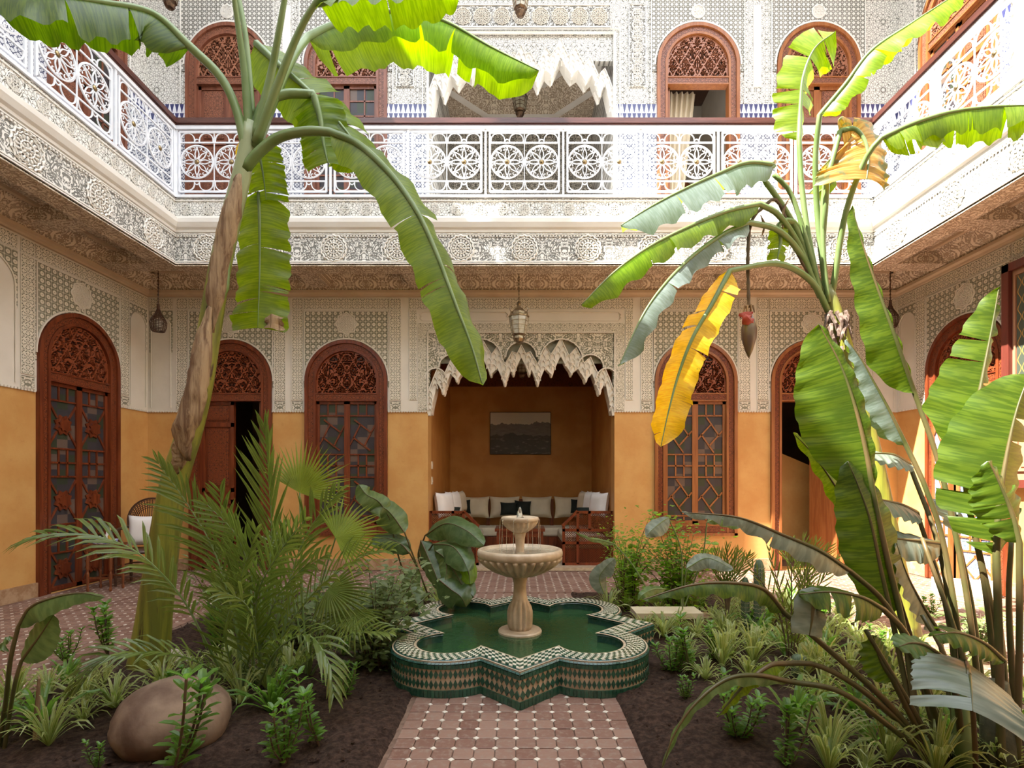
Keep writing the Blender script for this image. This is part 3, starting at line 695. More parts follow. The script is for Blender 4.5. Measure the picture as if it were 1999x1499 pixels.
# ---------------------------------------------------------------- doors and windows
def relief(ri, zlow, mat, seed):
    nx, nz = 96, 76; x0, x1, z0, z1 = -ri, ri, zlow, ri; b = B(); idx = {}
    def inside(x, z): return (hypot(x, z) <= ri+.001 if z > 0 else abs(x) <= ri+.001)
    for j in range(nz+1):
        for i in range(nx+1):
            x = x0+(x1-x0)*i/nx; z = z0+(z1-z0)*j/nz
            if not inside(x, z): continue
            ax = abs(x)
            f = noise.noise(Vector((ax*7+seed, z*7, seed))) + .5*noise.noise(Vector((ax*15, z*15+seed, 2)))
            c = abs(((f*4.2) % 1.0)-.5); h = min(1, max(0, (c-.16)/.10))
            g = abs(((ax*5.2+z*3.1) % 1.0)-.5); g2 = abs(((ax*5.2-z*3.1) % 1.0)-.5)
            if min(g, g2) < .05: h = 1
            if min(.06, abs(ri-hypot(x, z)) if z > 0 else ri-ax, z-zlow) < .022: h = 1
            idx[(i, j)] = len(b.v); b.v.append((x, -.032*h, z))
    for j in range(nz):
        for i in range(nx):
            q = [(i,j),(i+1,j),(i+1,j+1),(i,j+1)]
            if all(k in idx for k in q): b.f.append(tuple(idx[k] for k in q))
    o = b.build('tympanum', mat); me = o.data; bpy.data.objects.remove(o); return me
RI = RA-.165
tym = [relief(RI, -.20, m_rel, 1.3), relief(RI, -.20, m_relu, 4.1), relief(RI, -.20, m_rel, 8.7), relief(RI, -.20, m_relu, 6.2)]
def sqbars(b, x0, x1, z0, z1, t=.02, y=-.012):
    for a, c in (((x0,z0),(x1,z0)),((x1,z0),(x1,z1)),((x1,z1),(x0,z1)),((x0,z1),(x0,z0))): b.bar((a[0],y,a[1]), (c[0],y,c[1]), t, .03)
def star_pts(cx, cz, r):
    return [(cx+(r if k % 2 == 0 else r*.74)*cos(pi/8*k+pi/8), cz+(r if k % 2 == 0 else r*.74)*sin(pi/8*k+pi/8)) for k in range(16)]
def leaf_door(parent, x0, x1, z0, z1, kind, mat, cvm, name='door_leaf'):
    t = .045; b = B(); w_ = x1-x0; h = z1-z0
    lf = None
    if kind == 'solid':
        b.box(x0, x1, -.0, .04, z0, z1)
        for a, c in (((x0+t/2,z0),(x0+t/2,z1)),((x1-t/2,z0),(x1-t/2,z1))): b.bar((a[0],-.01,a[1]), (c[0],-.01,c[1]), t, .02)
        zs_ = [0, .16, .40, .47, .86, 1.0] if h > 2.4 else [0, .25, .62, .75, 1.0]
        for q in zs_: b.bar((x0,-.01,z0+min(max(q*h, t/2), h-t/2)), (x1,-.01,z0+min(max(q*h, t/2), h-t/2)), t*1.4, .02)
        lf = b.build(name, mat, parent)
        for qa, qc in zip(zs_, zs_[1:]):
            za, zc = z0+qa*h+.07, z0+qc*h-.07
            if zc-za > .06:
                b = B(); b.box(x0+.085, x1-.085, -.018, 0, za, zc); b.box(x0+.105, x1-.105, -.026, -.015, za+.02, zc-.02); b.build('carved_panel', cvm, lf)
        return lf
    for a, c in (((x0+t/2,z0),(x0+t/2,z1)),((x1-t/2,z0),(x1-t/2,z1)),((x0,z0+t/2),(x1,z0+t/2)),((x0,z1-t/2),(x1,z1-t/2))): b.bar((a[0],-.012,a[1]), (c[0],-.012,c[1]), t, .045)
    a, c = x0+t, x1-t; W = c-a
    if kind == 'glazed':
        n_ = max(2, round(h/.22))
        for k in range(1, n_): b.bar((a,-.008,z0+h*k/n_), (c,-.008,z0+h*k/n_), .022, .03)
        b.bar((a+W*.6,-.008,z0), (a+W*.6,-.008,z1), .022, .03)
    else:
        sq, di = .175, .60
        seq = ['s', 'd', 's', 's', 'd', 's', 's', 'd', 's']; z = z1-t; k = 0
        while z > z0+t+.05:
            kd = seq[k % len(seq)]; hh = min(sq if kd == 's' else di, z-z0-t); zb = z-hh
            if kd == 'd' and hh < .35: kd = 's'
            b.bar((a,-.010,zb), (c,-.010,zb), .022, .035)
            if kd == 's':
                for q in (1/3, 2/3): b.bar((a+W*q,-.010,zb), (a+W*q,-.010,z), .022, .035)
            elif kind == 'lattice':
                cx, cz = (a+c)/2, (zb+z)/2; s_ = W*.40
                th0 = radians(12 if mat is m_wood else -6)
                cs = [(cx+s_*.95*cos(th0+i*pi/2), cz+s_*1.12*sin(th0+i*pi/2)) for i in range(4)]
                for i in range(4):
                    p, q = cs[i], cs[(i+1) % 4]; dx, dz = q[0]-p[0], q[1]-p[1]; e = .55
                    q2 = (min(c, max(a, q[0]+dx*e)), min(z, max(zb, q[1]+dz*e)))
                    b.bar((p[0],-.014,p[1]), (q2[0],-.014,q2[1]), .022, .03)
            else:
                cx, cz = (a+c)/2, (zb+z)/2; r_ = W*.36
                pts = star_pts(cx, cz, r_); b.plate(pts, (), 0, -.03)
                for i in range(4):
                    an = pi/4+i*pi/2; b.bar((cx+r_*.9*cos(an),-.012,cz+r_*.9*sin(an)), (cx+W*.72*cos(an),-.012,cz+W*.95*sin(an)), .024, .03)
                b.plate(star_pts(cx, cz, r_*.6), (), 0, -.045)
            z = zb; k += 1
    lf = b.build(name, mat, parent)
    g = B(); g.box(x0+.01, x1-.01, -.012, -.008, z0+.01, z1-.01); g.build('pane', m_blueglass if name == 'open_leaf' else m_glass, lf)
    return lf
def arch_door(name, loc, rz, H, zt, leaves, mat, cvm, tm, sill=False, zb=0.0):
    """zb: height of the bottom above loc"""
    o = empty(name, loc, rz); o['kind'] = 'structure'; zs = H-RA
    def ringp(r1, r0, y0, y1, m, nm, bottom=None):
        out = arch(0, r1, 0, zs, 28); inn = arch(0, r0, 0, zs, 28)
        b = B(); b.plate(out+inn[::-1], (), y0, y1, back=True); return b.build(nm, m, o)
    ringp(RA, RA-.05, .10, -.05, mat, 'arch_frame'); ringp(RA-.05, RA-.13, .10, -.022, cvm, 'carved_frame'); ringp(RA-.13, RI, .10, -.035, mat, 'inner_frame')
    inst(tm, 'tympanum', o, (0, .035, zs))
    b = B(); b.plate(arch(0, RI+.01, -.20, 0, 24), (), .06, .04, back=True); q = b.build('tympanum_backing', mat, o); q.location = (0, 0, zs)
    b = B(); b.box(-RI, RI, -.02, .10, zt-.085, zt); b.build('transom', cvm, o)
    b = B(); b.box(-RI, RI, -.03, .10, zt, zt+.02); b.box(-RI, RI, -.03, .10, zt-.105, zt-.085); b.build('transom_rail', mat, o)
    z1 = zt-.105
    if sill:
        b = B(); b.box(-RA, RA, -.05, .10, 0, .04); b.box(-RA+.04, RA-.04, -.04, .10, .15, .175); b.build('sill', mat, o)
        b = B(); b.box(-RA+.02, RA-.02, -.03, .10, .04, .15); b.build('carved_sill', cvm, o); z0 = .175
    else: z0 = .015
    for (x0, x1, kind) in leaves:
        if kind: 
            lf = leaf_door(o, x0, x1, z0, z1, kind, mat, cvm); lf.location = (0, .045, 0)
    return o
R2 = [(-RI, 0, None), (0, RI, None)]
arch_door('door_1', (DOORS_B[0][0], D, 0), 0, HT, ZS-.20, [(-RI, .02, 'solid')], m_wood, m_cv, tym[0])
arch_door('window_1', (DOORS_B[1][0], D, .53), 0, HT-.53, ZS-.20-.53, [(-RI, 0, 'lattice'), (0, RI, 'lattice')], m_wood, m_cv, tym[2], True)
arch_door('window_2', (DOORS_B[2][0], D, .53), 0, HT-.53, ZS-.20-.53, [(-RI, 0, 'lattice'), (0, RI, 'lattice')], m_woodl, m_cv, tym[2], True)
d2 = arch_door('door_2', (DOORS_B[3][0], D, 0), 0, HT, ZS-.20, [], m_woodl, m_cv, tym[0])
arch_door('door_3', (XL, 6.9, 0), pi/2, HT, ZS-.20, [(-RI, 0, 'star'), (0, RI, 'star')], m_wood, m_cv, tym[0])
d4 = arch_door('door_4', (XR, 6.9, 0), -pi/2, HT, ZS-.20, [], m_wood, m_cv, tym[0])
HU = UH-ZF
arch_door('door_5', (UP[0][0], D, ZF), 0, HU, HU-RA-.20, [(-RI, 0, 'solid'), (0, RI, 'solid')], m_woodu, m_cvu, tym[1])
arch_door('door_6', (UP[1][0], D, ZF), 0, HU, HU-RA-.20, [(-RI, 0, 'glazed'), (0, RI, 'glazed')], m_woodu, m_cvu, tym[3])
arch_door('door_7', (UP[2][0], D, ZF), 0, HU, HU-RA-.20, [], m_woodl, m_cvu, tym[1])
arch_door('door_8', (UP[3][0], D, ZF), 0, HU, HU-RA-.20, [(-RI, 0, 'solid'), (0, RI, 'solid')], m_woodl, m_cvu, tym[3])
arch_door('door_9', (XL, 7.03, ZF), pi/2, HU, HU-RA-.20, [(-RI, 0, 'solid'), (0, RI, 'glazed')], m_woodu, m_cvu, tym[1])
arch_door('door_10', (XR, 7.03, ZF), -pi/2, HU, HU-RA-.20, [(-RI, 0, 'glazed'), (0, RI, 'solid')], m_woodl, m_cvu, tym[3])
# leaves standing open
def hung(parent, name, x, ang, wd, kind, z1, mat, cvm, y=.05):
    e = leaf_door(parent, 0, wd, .015, z1, kind, mat, cvm, name); e.location = (x, y, 0); e.rotation_euler = (0, 0, ang); return e
zt1 = ZS-.20-.105
hung(bpy.data.objects['door_1'], 'door_leaf', RI-.02, radians(115), .44, 'solid', zt1, m_wood, m_cv)
hung(d2, 'door_leaf', RI-.02, radians(120), .44, 'solid', zt1, m_woodl, m_cv); 
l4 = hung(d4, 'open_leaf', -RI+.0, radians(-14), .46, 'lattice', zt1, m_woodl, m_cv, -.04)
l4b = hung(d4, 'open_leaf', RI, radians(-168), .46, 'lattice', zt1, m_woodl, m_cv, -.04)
hung(bpy.data.objects['door_7'], 'door_leaf', -RI+.02, radians(75), .44, 'glazed', HU-RA-.31, m_woodl, m_cvu)
# rooms behind open doors
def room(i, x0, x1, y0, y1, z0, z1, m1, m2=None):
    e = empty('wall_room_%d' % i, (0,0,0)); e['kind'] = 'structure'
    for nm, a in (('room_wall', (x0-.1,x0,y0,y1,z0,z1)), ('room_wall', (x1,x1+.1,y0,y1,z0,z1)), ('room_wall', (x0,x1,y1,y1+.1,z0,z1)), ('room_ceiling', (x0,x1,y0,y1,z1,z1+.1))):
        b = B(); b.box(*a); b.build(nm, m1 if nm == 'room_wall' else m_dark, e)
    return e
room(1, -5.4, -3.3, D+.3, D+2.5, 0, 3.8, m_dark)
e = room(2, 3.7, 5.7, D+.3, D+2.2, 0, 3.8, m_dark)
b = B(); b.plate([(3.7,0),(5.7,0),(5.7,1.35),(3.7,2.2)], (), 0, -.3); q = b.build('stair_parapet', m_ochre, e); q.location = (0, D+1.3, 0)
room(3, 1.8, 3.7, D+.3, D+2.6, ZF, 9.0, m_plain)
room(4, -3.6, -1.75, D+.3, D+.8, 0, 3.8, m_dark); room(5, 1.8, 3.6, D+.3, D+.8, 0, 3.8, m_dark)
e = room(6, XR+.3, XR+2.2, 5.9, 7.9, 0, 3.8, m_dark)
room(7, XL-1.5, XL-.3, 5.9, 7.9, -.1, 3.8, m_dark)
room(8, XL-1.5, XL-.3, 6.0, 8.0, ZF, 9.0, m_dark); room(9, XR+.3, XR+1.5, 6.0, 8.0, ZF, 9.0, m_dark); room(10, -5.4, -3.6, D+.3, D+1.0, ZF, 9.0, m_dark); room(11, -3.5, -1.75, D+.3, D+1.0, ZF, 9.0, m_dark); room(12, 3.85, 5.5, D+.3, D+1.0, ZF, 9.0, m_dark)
# second carved door seen through the open upper doorway, and its curtain
b = B(); b.plate(arch(0, .55, 0, 1.75, 16), (), 0, -.05, back=True); q = b.build('inner_door', m_woodl, None); tag(q, 'arched plank door inside the room behind the open upper doorway', 'door', loc=(3.05, D+2.5, ZF))
b = B()
for z in (.5, 1.2, 1.8):
    for s in (-1, 1):
        b.tube([(s*(.05+.40*t), -.06, z+.08*sin(t*9)) for t in [k/12 for k in range(13)]], .012, 4)
        b.tube([(s*(.3+.07*cos(t)), -.06, z+.12+.07*sin(t)) for t in [k*.6 for k in range(9)]], .010, 4)
b.build('iron_hinge_scroll', basic('black_iron', (.02,.015,.012), rough=.5), q)
b = B(); vs = []; nx = 40
for j, z in enumerate((0, .8, 1.6, 2.45)):
    for i in range(nx+1):
        t = i/nx; wd = .55-(.28*(1-z/2.45))
        vs.append((t*wd, .03*sin(t*40), z))
b.add(vs, [(j*(nx+1)+i, j*(nx+1)+i+1, (j+1)*(nx+1)+i+1, (j+1)*(nx+1)+i) for j in range(3) for i in range(nx)])
q = b.build('curtain', m_cloth, None, smooth=True); tag(q, 'pale curtain drawn aside in the open upper doorway', 'curtain', loc=(2.28, D+.35, ZF))
# painted cabinet door on right wall nearest the frame edge
pc = empty('painted_shutters', (XR-.02, 6.26, 1.30), -pi/2, label='tall painted and panelled wooden shutters on the right wall', cat='shutters')
m_pframe = wood('oxblood_painted_wood', (.16,.035,.025), (.12,.03,.02)); m_ptan = wood('tan_painted_wood', (.42,.22,.13), (.38,.19,.11))
b = B()
for a in ((0, .09, -.10, 0, 0, 2.62), (0, 2.2, -.10, 0, 2.53, 2.62), (0, 2.2, -.10, 0, 0, .09), (2.1, 2.2, -.10, 0, 0, 2.62)): b.box(*a)
b.build('frame', m_pframe, pc)
b = B(); b.box(.09, 2.1, -.05, 0, .09, 2.53); b.build('backboard', m_ptan, pc)
n = N('painted_floral_panel'); x, y, z = n.xyz(n.coord('Object'))
wv = n.M('ABSOLUTE', n.M('SUBTRACT', n.M('ABSOLUTE', n.M('SUBTRACT', n.M('PINGPONG', x, .11), .055)), n.M('ADD', .028, n.M('MULTIPLY', n.M('COSINE', n.M('MULTIPLY', z, 32.0)), .02))))
m_flor = n.fin(n.mix(n.M('SUBTRACT', 1.0, n.ramp(wv, .003, .006)), (.06,.075,.055), (.50,.27,.06)), .4)
for x0, x1, z0, z1 in ((.16,.40,1.25,2.45), (.62,.86,1.25,2.45), (.98,1.22,1.25,2.45), (1.5,1.75,1.25,2.45)):
    b = B(); b.box(x0, x1, -.065, -.05, z0, z1); b.build('floral_panel', m_flor, pc)
    b = B(); sqbars(b, x0-.02, x1+.02, z0-.02, z1+.02, .02, -.06); b.build('panel_moulding', m_ptan, pc)
for x0, x1, z0, z1 in ((.16,.45,.85,1.10), (.62,1.22,.85,1.10), (.16,.45,.2,.7), (.62,1.22,.2,.7), (1.5,1.95,.85,1.1), (1.5,1.95,.2,.7)):
    b = B(); sqbars(b, x0, x1, z0, z1, .022, -.058); b.box(x0+.04, x1-.04, -.062, -.05, z0+.04, z1-.04); b.build('raised_panel', m_ptan, pc)

# the courtyard closes behind the camera
wf = slab('wall_front', m_ochre, XL-.3, XR+.3, -3.3, -3.0, -.2, 2.44); slab('wall_front_upper', m_plain, XL-.3, XR+.3, -3.3, -3.0, 2.44, 9.9)
slab('gallery_front', m_plainu, XL, XR, -3.0, -2.3, 4.28, 5.17); slab('roof_front', m_plainu, XL-.3, XR+.3, -3.3, -2.2, 9.9, 10.15)

b = B(); b.box(-4.92, -4.62, 4.86, 5.22, 10.15, 13.2); b.box(-4.96, -4.58, 4.82, 5.26, 13.2, 13.3); b.build('shadow_block', m_plain, bpy.data.objects['roof_left'])  # unseen roof block added to cast the dark band across the back fascia
# ================================================================ FLOOR
TP = .1072
bed_L = (-3.2, -.68, 1.9, 6.45); bed_R = (.60, 3.25, 1.9, 6.45)
b = B(); b.box(XL-1.6, XR+2.3, -3.2, D+.02, -.12, -.008); floor = b.build('floor', m_grout); floor['kind'] = 'structure'
b = B(); b.box(-5.4, 5.8, D+.02, D+2.7, -.12, 0); o = b.build('floor_inner', m_terra); o['kind'] = 'structure'
def oct_pts(s, c): h = s/2; k = h*c; return [(-h+k,-h),(h-k,-h),(h,-h+k),(h,h-k),(h-k,h),(-h+k,h),(-h,h-k),(-h,-h+k)]
def tilemesh(pts, h=.012, inset=.004):
    b = B(); m = len(pts); s_ = 1-inset*2/TP
    b.add([(x, y, -.01) for x, y in pts]+[(x, y, h-.01-.002) for x, y in pts]+[(x*s_, y*s_, h-.01) for x, y in pts],
          [(i, (i+1) % m, m+(i+1) % m, m+i) for i in range(m)]+[(m+i, m+(i+1) % m, 2*m+(i+1) % m, 2*m+i) for i in range(m)]+[tuple(2*m+i for i in range(m))])
    return b
octb = tilemesh(oct_pts(TP-.005, .30)); dh = TP*.165
diab = tilemesh([(0,-dh),(dh,0),(0,dh),(-dh,0)]); sqb = tilemesh([(-TP/2+.003,-TP/2+.003),(TP/2-.003,-TP/2+.003),(TP/2-.003,TP/2-.003),(-TP/2+.003,TP/2-.003)])
def inbasin(x, y, m=.0):
    x -= 0; y -= 4.27
    return abs(x)+abs(y) < 1.09+m or any(hypot(x-a*.5, y-c*.5) < .41+m for a in (-1, 1) for c in (-1, 1))
octs, dias, sqs = [], [], []
def visible(x, y): return abs(x) < y*1.02+.3 and y > 2.2
PX0 = -.665
for j in range(0, 52):                                 # front path up to the basin, border row of squares either side
    y = 2.26+j*TP
    if y > 3.6: break
    for i in range(12):
        x = PX0+(i+.5)*TP
        if inbasin(x, y, -.02): continue
        (sqs if i in (0, 11) else octs).append((x, y))
        if 1 <= i < 11 and not inbasin(x+TP/2, y+TP/2, .0) and i < 10: dias.append((x+TP/2, y+TP/2))
        if i == 1: dias.append((x-TP/2, y+TP/2))
        if i == 10: dias.append((x+TP/2, y+TP/2))
def field(x0, x1, y0, y1):
    for j in range(int((y1-y0)/TP)):
        for i in range(int((x1-x0)/TP)):
            x = x0+(i+.5)*TP; y = y0+(j+.5)*TP
            if not visible(x, y) or inbasin(x, y, .05): continue
            octs.append((x, y)); 
            if i and j: dias.append((x-TP/2, y-TP/2))
field(XL+.03, -3.2, 2.6, 8.1); field(-3.2, 3.25, 6.5, 8.1); field(-.95, 1.25, 5.3, 6.5); field(3.25, XR-.03, 2.6, 8.1)
def lay(name, lst, base, mat):
    lst.sort(key=lambda p: hypot(p[0], p[1]-0)); me = None
    o = base.build(name, mat, floor); me = o.data; bpy.data.objects.remove(o)
    for x, y in lst[:300]: inst(me, name, floor, (x, y, R.uniform(-.0015, .0015)), R.choice((0, pi/2, pi, -pi/2)))
    big = B(); nv = len(base.v)
    for x, y in lst[300:]:
        k = len(big.v); dz = R.uniform(-.001, .001); big.v += [(a+x, c+y, z+dz) for a, c, z in base.v]; big.f += [tuple(q+k for q in f) for f in base.f]
    if big.v: big.build(name+'s', mat, floor, kind='stuff')
lay('octagonal_tile', octs, octb, m_terra); lay('diamond_tile', dias, diab, m_wtile); lay('border_tile', sqs, sqb, m_terra)
# alcove threshold strip
b = B(); b.box(-1.42, 1.46, D-.10, D-.04, 0, .05); b.build('threshold', m_cream, floor)
# planting beds: uneven soil
def bed(name, x0, x1, y0, y1, label):
    b = B(); nx, ny = int((x1-x0)/.035), int((y1-y0)/.035); idx = {}
    for j in range(ny+1):
        for i in range(nx+1):
            x = x0+(x1-x0)*i/nx; y = y0+(y1-y0)*j/ny
            e = min(x-x0, x1-x, y-y0, y1-y, .25)/.25
            h = .015+.03*e+.03*noise.noise(Vector((x*2.2, y*2.2, 0)))*e+.018*noise.noise(Vector((x*9, y*9, 3)))+.014*noise.noise(Vector((x*25, y*25, 5)))
            if e < .03: h = -.02
            idx[(i,j)] = len(b.v); b.v.append((x+.01*noise.noise(Vector((y*4, 0, 1))), y, h))
    for j in range(ny):
        for i in range(nx):
            cx, cy = x0+(x1-x0)*(i+.5)/nx, y0+(y1-y0)*(j+.5)/ny
            if inbasin(cx, cy, -.06): continue
            b.f.append((idx[(i,j)], idx[(i+1,j)], idx[(i+1,j+1)], idx[(i,j+1)]))
    return b.build(name, m_soil, None, smooth=True, kind='structure')
bed('planting_bed', *bed_L, ''); bed('planting_bed', *bed_R, '')
def soilz(x, y): return .04
# loose clods
cl = B()
for k in range(1500):
    bb_ = bed_L if k % 2 else bed_R; x = R.uniform(bb_[0]+.05, bb_[1]-.05); y = R.uniform(2.2, 6.3)
    if k % 3 == 0: y = R.uniform(2.3, 3.6)
    if inbasin(x, y, .03): continue
    s = R.uniform(.004, .013)*(1.5 if R.random() < .1 else 1); vs = [(x+s*R.uniform(.6,1.3)*a, y+s*R.uniform(.6,1.3)*c, .045+s*R.uniform(.5,1)*d) for a, c, d in ((1,0,0),(-1,0,0),(0,1,0),(0,-1,0),(0,0,1),(0,0,-1))]
    cl.add(vs, [(0,2,4),(2,1,4),(1,3,4),(3,0,4),(2,0,5),(1,2,5),(3,1,5),(0,3,5)])
o = cl.build('soil_clods', m_soil); tag(o, 'loose crumbs of dark soil strewn over the beds', 'soil', kind='stuff')

# ================================================================ BASIN
BC = Vector((0, 4.27, 0)); basin = empty('fountain_basin', (0, 4.27, 0), label='star-shaped low pool edged in green and cream checkered tiles', cat='basin')
def prof_pts(d):
    """outline segments at inward offset d: per quadrant arc then two straight runs to the tip"""
    r = .41-d; q = 1.09-1.4142*d; segs = []
    # quadrant lobe centre (.5,.5)*sign; line x+y=q ; intersections on the circle
    h = (q-1.0)/1.4142; hh = sqrt(max(1e-6, r*r-h*h))
    p1 = Vector((.5+h/1.4142+hh/1.4142, .5+h/1.4142-hh/1.4142)); a1 = atan2(p1.y-.5, p1.x-.5)
    p2 = Vector((p1.y, p1.x)); a2 = atan2(p2.y-.5, p2.x-.5)
    if a2 < a1: a2 += 2*pi
    return r, q, p1, p2, a1, a2
def outline_seg(d, quad, seg, t):
    r, q, p1, p2, a1, a2 = prof_pts(d)
    if seg == 0: a = a1+(a2-a1)*t; x, y = .5+r*cos(a), .5+r*sin(a)
    elif seg == 1: x, y = p2.x+(0-p2.x)*t, p2.y+(q-p2.y)*t
    else: x, y = p1.x*t+q*(1-t), p1.y*t+0*(1-t)   # from tip (q,0) to p1
    for _ in range(quad): x, y = -y, x
    return x, y
ORD = [(q_, s_) for q_ in range(4) for s_ in (2, 0, 1)]; NT_ = {0: 46, 1: 11, 2: 11}
def loop(d, z, mult=1):
    out = []
    for q_, s_ in ORD:
        n_ = NT_[s_]*mult
        for k in range(n_): x, y = outline_seg(d, q_, s_, k/n_); out.append((x, y, z))
    return out
def band(d0, z0, d1, z1, name, mat, **t):
    a, c = loop(d0, z0), loop(d1, z1); m_ = len(a); b = B(); b.add(a+c, [(i, (i+1) % m_, m_+(i+1) % m_, m_+i) for i in range(m_)]); return b.build(name, mat, basin, **t)
TOPZ, WAT = .24, .165
band(.008, -.02, .008, TOPZ-.01, 'wall_body', m_cream); band(.008, TOPZ-.006, .175, TOPZ-.006, 'rim_bed', m_cream)
band(.165, TOPZ-.006, .165, .02, 'inner_wall', m_trim)
lw = loop(.165, WAT); b = B(); b.plate([(x, y) for x, y, z in lw], (), 0, WAT, ax='z')
b = B(); tri = tessellate_polygon([[Vector((x, y, 0)) for x, y, z in lw]])
for s in (1,): b.add(lw, [tuple(t) for t in tri])
me_w = b.build('water', m_water, basin); 
for p in me_w.data.polygons: pass
b = B(); lf_ = loop(.165, .02); b.add(lf_, [tuple(t) for t in tri]); b.build('basin_floor', basic('green_basin_floor', (.04,.10,.05), (.06,.13,.07), 6, .4), basin)
def split_pieces(name, pieces, mat):
    """pieces: list of (centre, verts, faces); nearest 300 are parts, the rest one mesh"""
    pieces.sort(key=lambda p: (Vector(p[0])+BC).length)
    for c, vs, fs in pieces[:300]:
        b = B(); b.add([(v[0]-c[0], v[1]-c[1], v[2]-c[2]) for v in vs], fs); o = b.build(name, mat, basin); o.location = c
    b = B()
    for c, vs, fs in pieces[300:]: b.add(vs, fs)
    if b.v: b.build(name+'s', mat, basin, kind='stuff')
def slabpiece(q, nrm, h):
    """q four corners (ccw), nrm outward, h thickness"""
    c = sum((Vector(p) for p in q), Vector())/4; nv = Vector(nrm)*h
    lo = [c+(Vector(p)-c)*.95 for p in q]; hi = [c+(Vector(p)-c)*.90+nv for p in q]; m_ = len(q)
    return (tuple(c), [tuple(v) for v in lo+hi], [(i, (i+1) % m_, m_+(i+1) % m_, m_+i) for i in range(m_)]+[tuple(m_+i for i in range(m_))])
rg, rw, sg, tr1, tr2 = [], [], [], [], []
rows = 5; d_a, d_b = .030, .150
for q_, s_ in ORD:
    n_ = NT_[s_]
    for k in range(n_):
        t0, t1 = k/n_, (k+1)/n_
        for j in range(rows):
            da, db = d_a+(d_b-d_a)*j/rows, d_a+(d_b-d_a)*(j+1)/rows
            q = [(*outline_seg(da, q_, s_, t0), TOPZ-.006), (*outline_seg(da, q_, s_, t1), TOPZ-.006), (*outline_seg(db, q_, s_, t1), TOPZ-.006), (*outline_seg(db, q_, s_, t0), TOPZ-.006)]
            (rg if (k+j) % 2 else rw).append(slabpiece(q, (0,0,1), .007))
        a = outline_seg(0, q_, s_, t0); c = outline_seg(0, q_, s_, t1); a3 = outline_seg(.03, q_, s_, t0); c3 = outline_seg(.03, q_, s_, t1)
        e = Vector((c[0]-a[0], c[1]-a[1], 0)); nr = Vector((e.y, -e.x, 0)).normalized()
        i0 = outline_seg(.15, q_, s_, t0); i1 = outline_seg(.15, q_, s_, t1); j0 = outline_seg(.17, q_, s_, t0); j1 = outline_seg(.17, q_, s_, t1)
        tr1.append(slabpiece([(*a, TOPZ-.028), (*c, TOPZ-.028), (*c3, TOPZ-.004), (*a3, TOPZ-.004)], (nr+Vector((0,0,1))).normalized(), .006))
        tr1.append(slabpiece([(*i0, TOPZ-.004), (*i1, TOPZ-.004), (*j1, TOPZ-.03), (*j0, TOPZ-.03)], (-nr*.5+Vector((0,0,1))).normalized(), .005))
        o0 = outline_seg(.006, q_, s_, t0); o1 = outline_seg(.006, q_, s_, t1)
        tr2.append(slabpiece([(*o0, .183), (*o1, .183), (*o1, .211), (*o0, .211)], nr, .008)); tr2.append(slabpiece([(*o0, .0), (*o1, .0), (*o1, .052), (*o0, .052)], nr, .008))
NL_ = {0: 37, 1: 8, 2: 8}
for q_, s_ in ORD:
    for k in range(NL_[s_]):
        o0 = outline_seg(.006, q_, s_, k/NL_[s_]); o1 = outline_seg(.006, q_, s_, (k+1)/NL_[s_]); m_ = ((o0[0]+o1[0])/2, (o0[1]+o1[1])/2); hh = .0322
        nr = Vector((o1[1]-o0[1], -(o1[0]-o0[0]), 0)).normalized()
        for j in range(2):
            zc = .054+hh*(1+2*j); sg.append(slabpiece([(m_[0], m_[1], zc-hh), (*o1, zc), (m_[0], m_[1], zc+hh), (*o0, zc)], nr, .006))
split_pieces('green_rim_tile', rg, m_green); split_pieces('cream_rim_tile', rw, m_white); split_pieces('edge_trim_tile', tr1, m_trim)
split_pieces('green_band_tile', tr2, m_green); split_pieces('green_lozenge_tile', sg, m_green)

# ================================================================ FOUNTAIN
ft = empty('fountain', (0, 4.27, 0), label='two-tier carved marble fountain standing in the pool', cat='fountain')
b = B(); b.lathe([(.0,.02),(.176,.02),(.176,WAT+.012),(.168,WAT+.022),(.10,WAT+.024)], 32); b.build('base_disc', m_stone, ft, smooth=False)
fl = lambda k, amp, z0, z1: (lambda a, r, z: r*(1+(amp*(abs(cos(k*a/2))-.6) if z0 < z < z1 else 0)))
b = B(); b.lathe([(.088,.185),(.090,.22),(.094,.30),(.092,.335),(.082,.375),(.066,.42),(.056,.46),(.050,.51),(.052,.56),(.062,.60),(.080,.625),(.09,.64)], 48, mod=fl(12, .30, .20, .39)); b.build('pedestal', m_stone, ft, smooth=True)
b = B(); b.lathe([(.085,.615),(.13,.625),(.20,.655),(.27,.70),(.315,.745),(.325,.765),(.318,.775)], 120, mod=fl(30, .16, .62, .775)); b.build('fluted_bowl', m_stone, ft, smooth=True)
b = B(); b.lathe([(.318,.765),(.335,.77),(.345,.79),(.345,.815),(.338,.832),(.322,.838),(.305,.832),(.29,.80),(.10,.77),(.02,.765)], 64); b.build('bowl_rim', m_stone, ft, smooth=True)
b = B(); b.add([(.306*cos(2*pi*k/40), .306*sin(2*pi*k/40), .812) for k in range(40)], [tuple(range(40))]); b.build('bowl_water', m_bowl, ft)
b = B(); b.lathe([(.045,.77),(.036,.80),(.034,.85),(.038,.92),(.046,.955),(.055,.975)], 24, mod=fl(8, .1, .9, 1.0)); b.build('stem', m_stone, ft, smooth=True)
b = B(); b.lathe([(.045,.965),(.08,.985),(.12,1.02),(.138,1.055),(.135,1.06)], 64, mod=fl(18, .16, .97, 1.058)); b.build('fluted_cup', m_stone, ft, smooth=True)
b = B(); b.lathe([(.130,1.052),(.148,1.058),(.153,1.075),(.149,1.092),(.138,1.096),(.128,1.09),(.11,1.07),(.02,1.06)], 48); b.build('cup_rim', m_stone, ft, smooth=True)
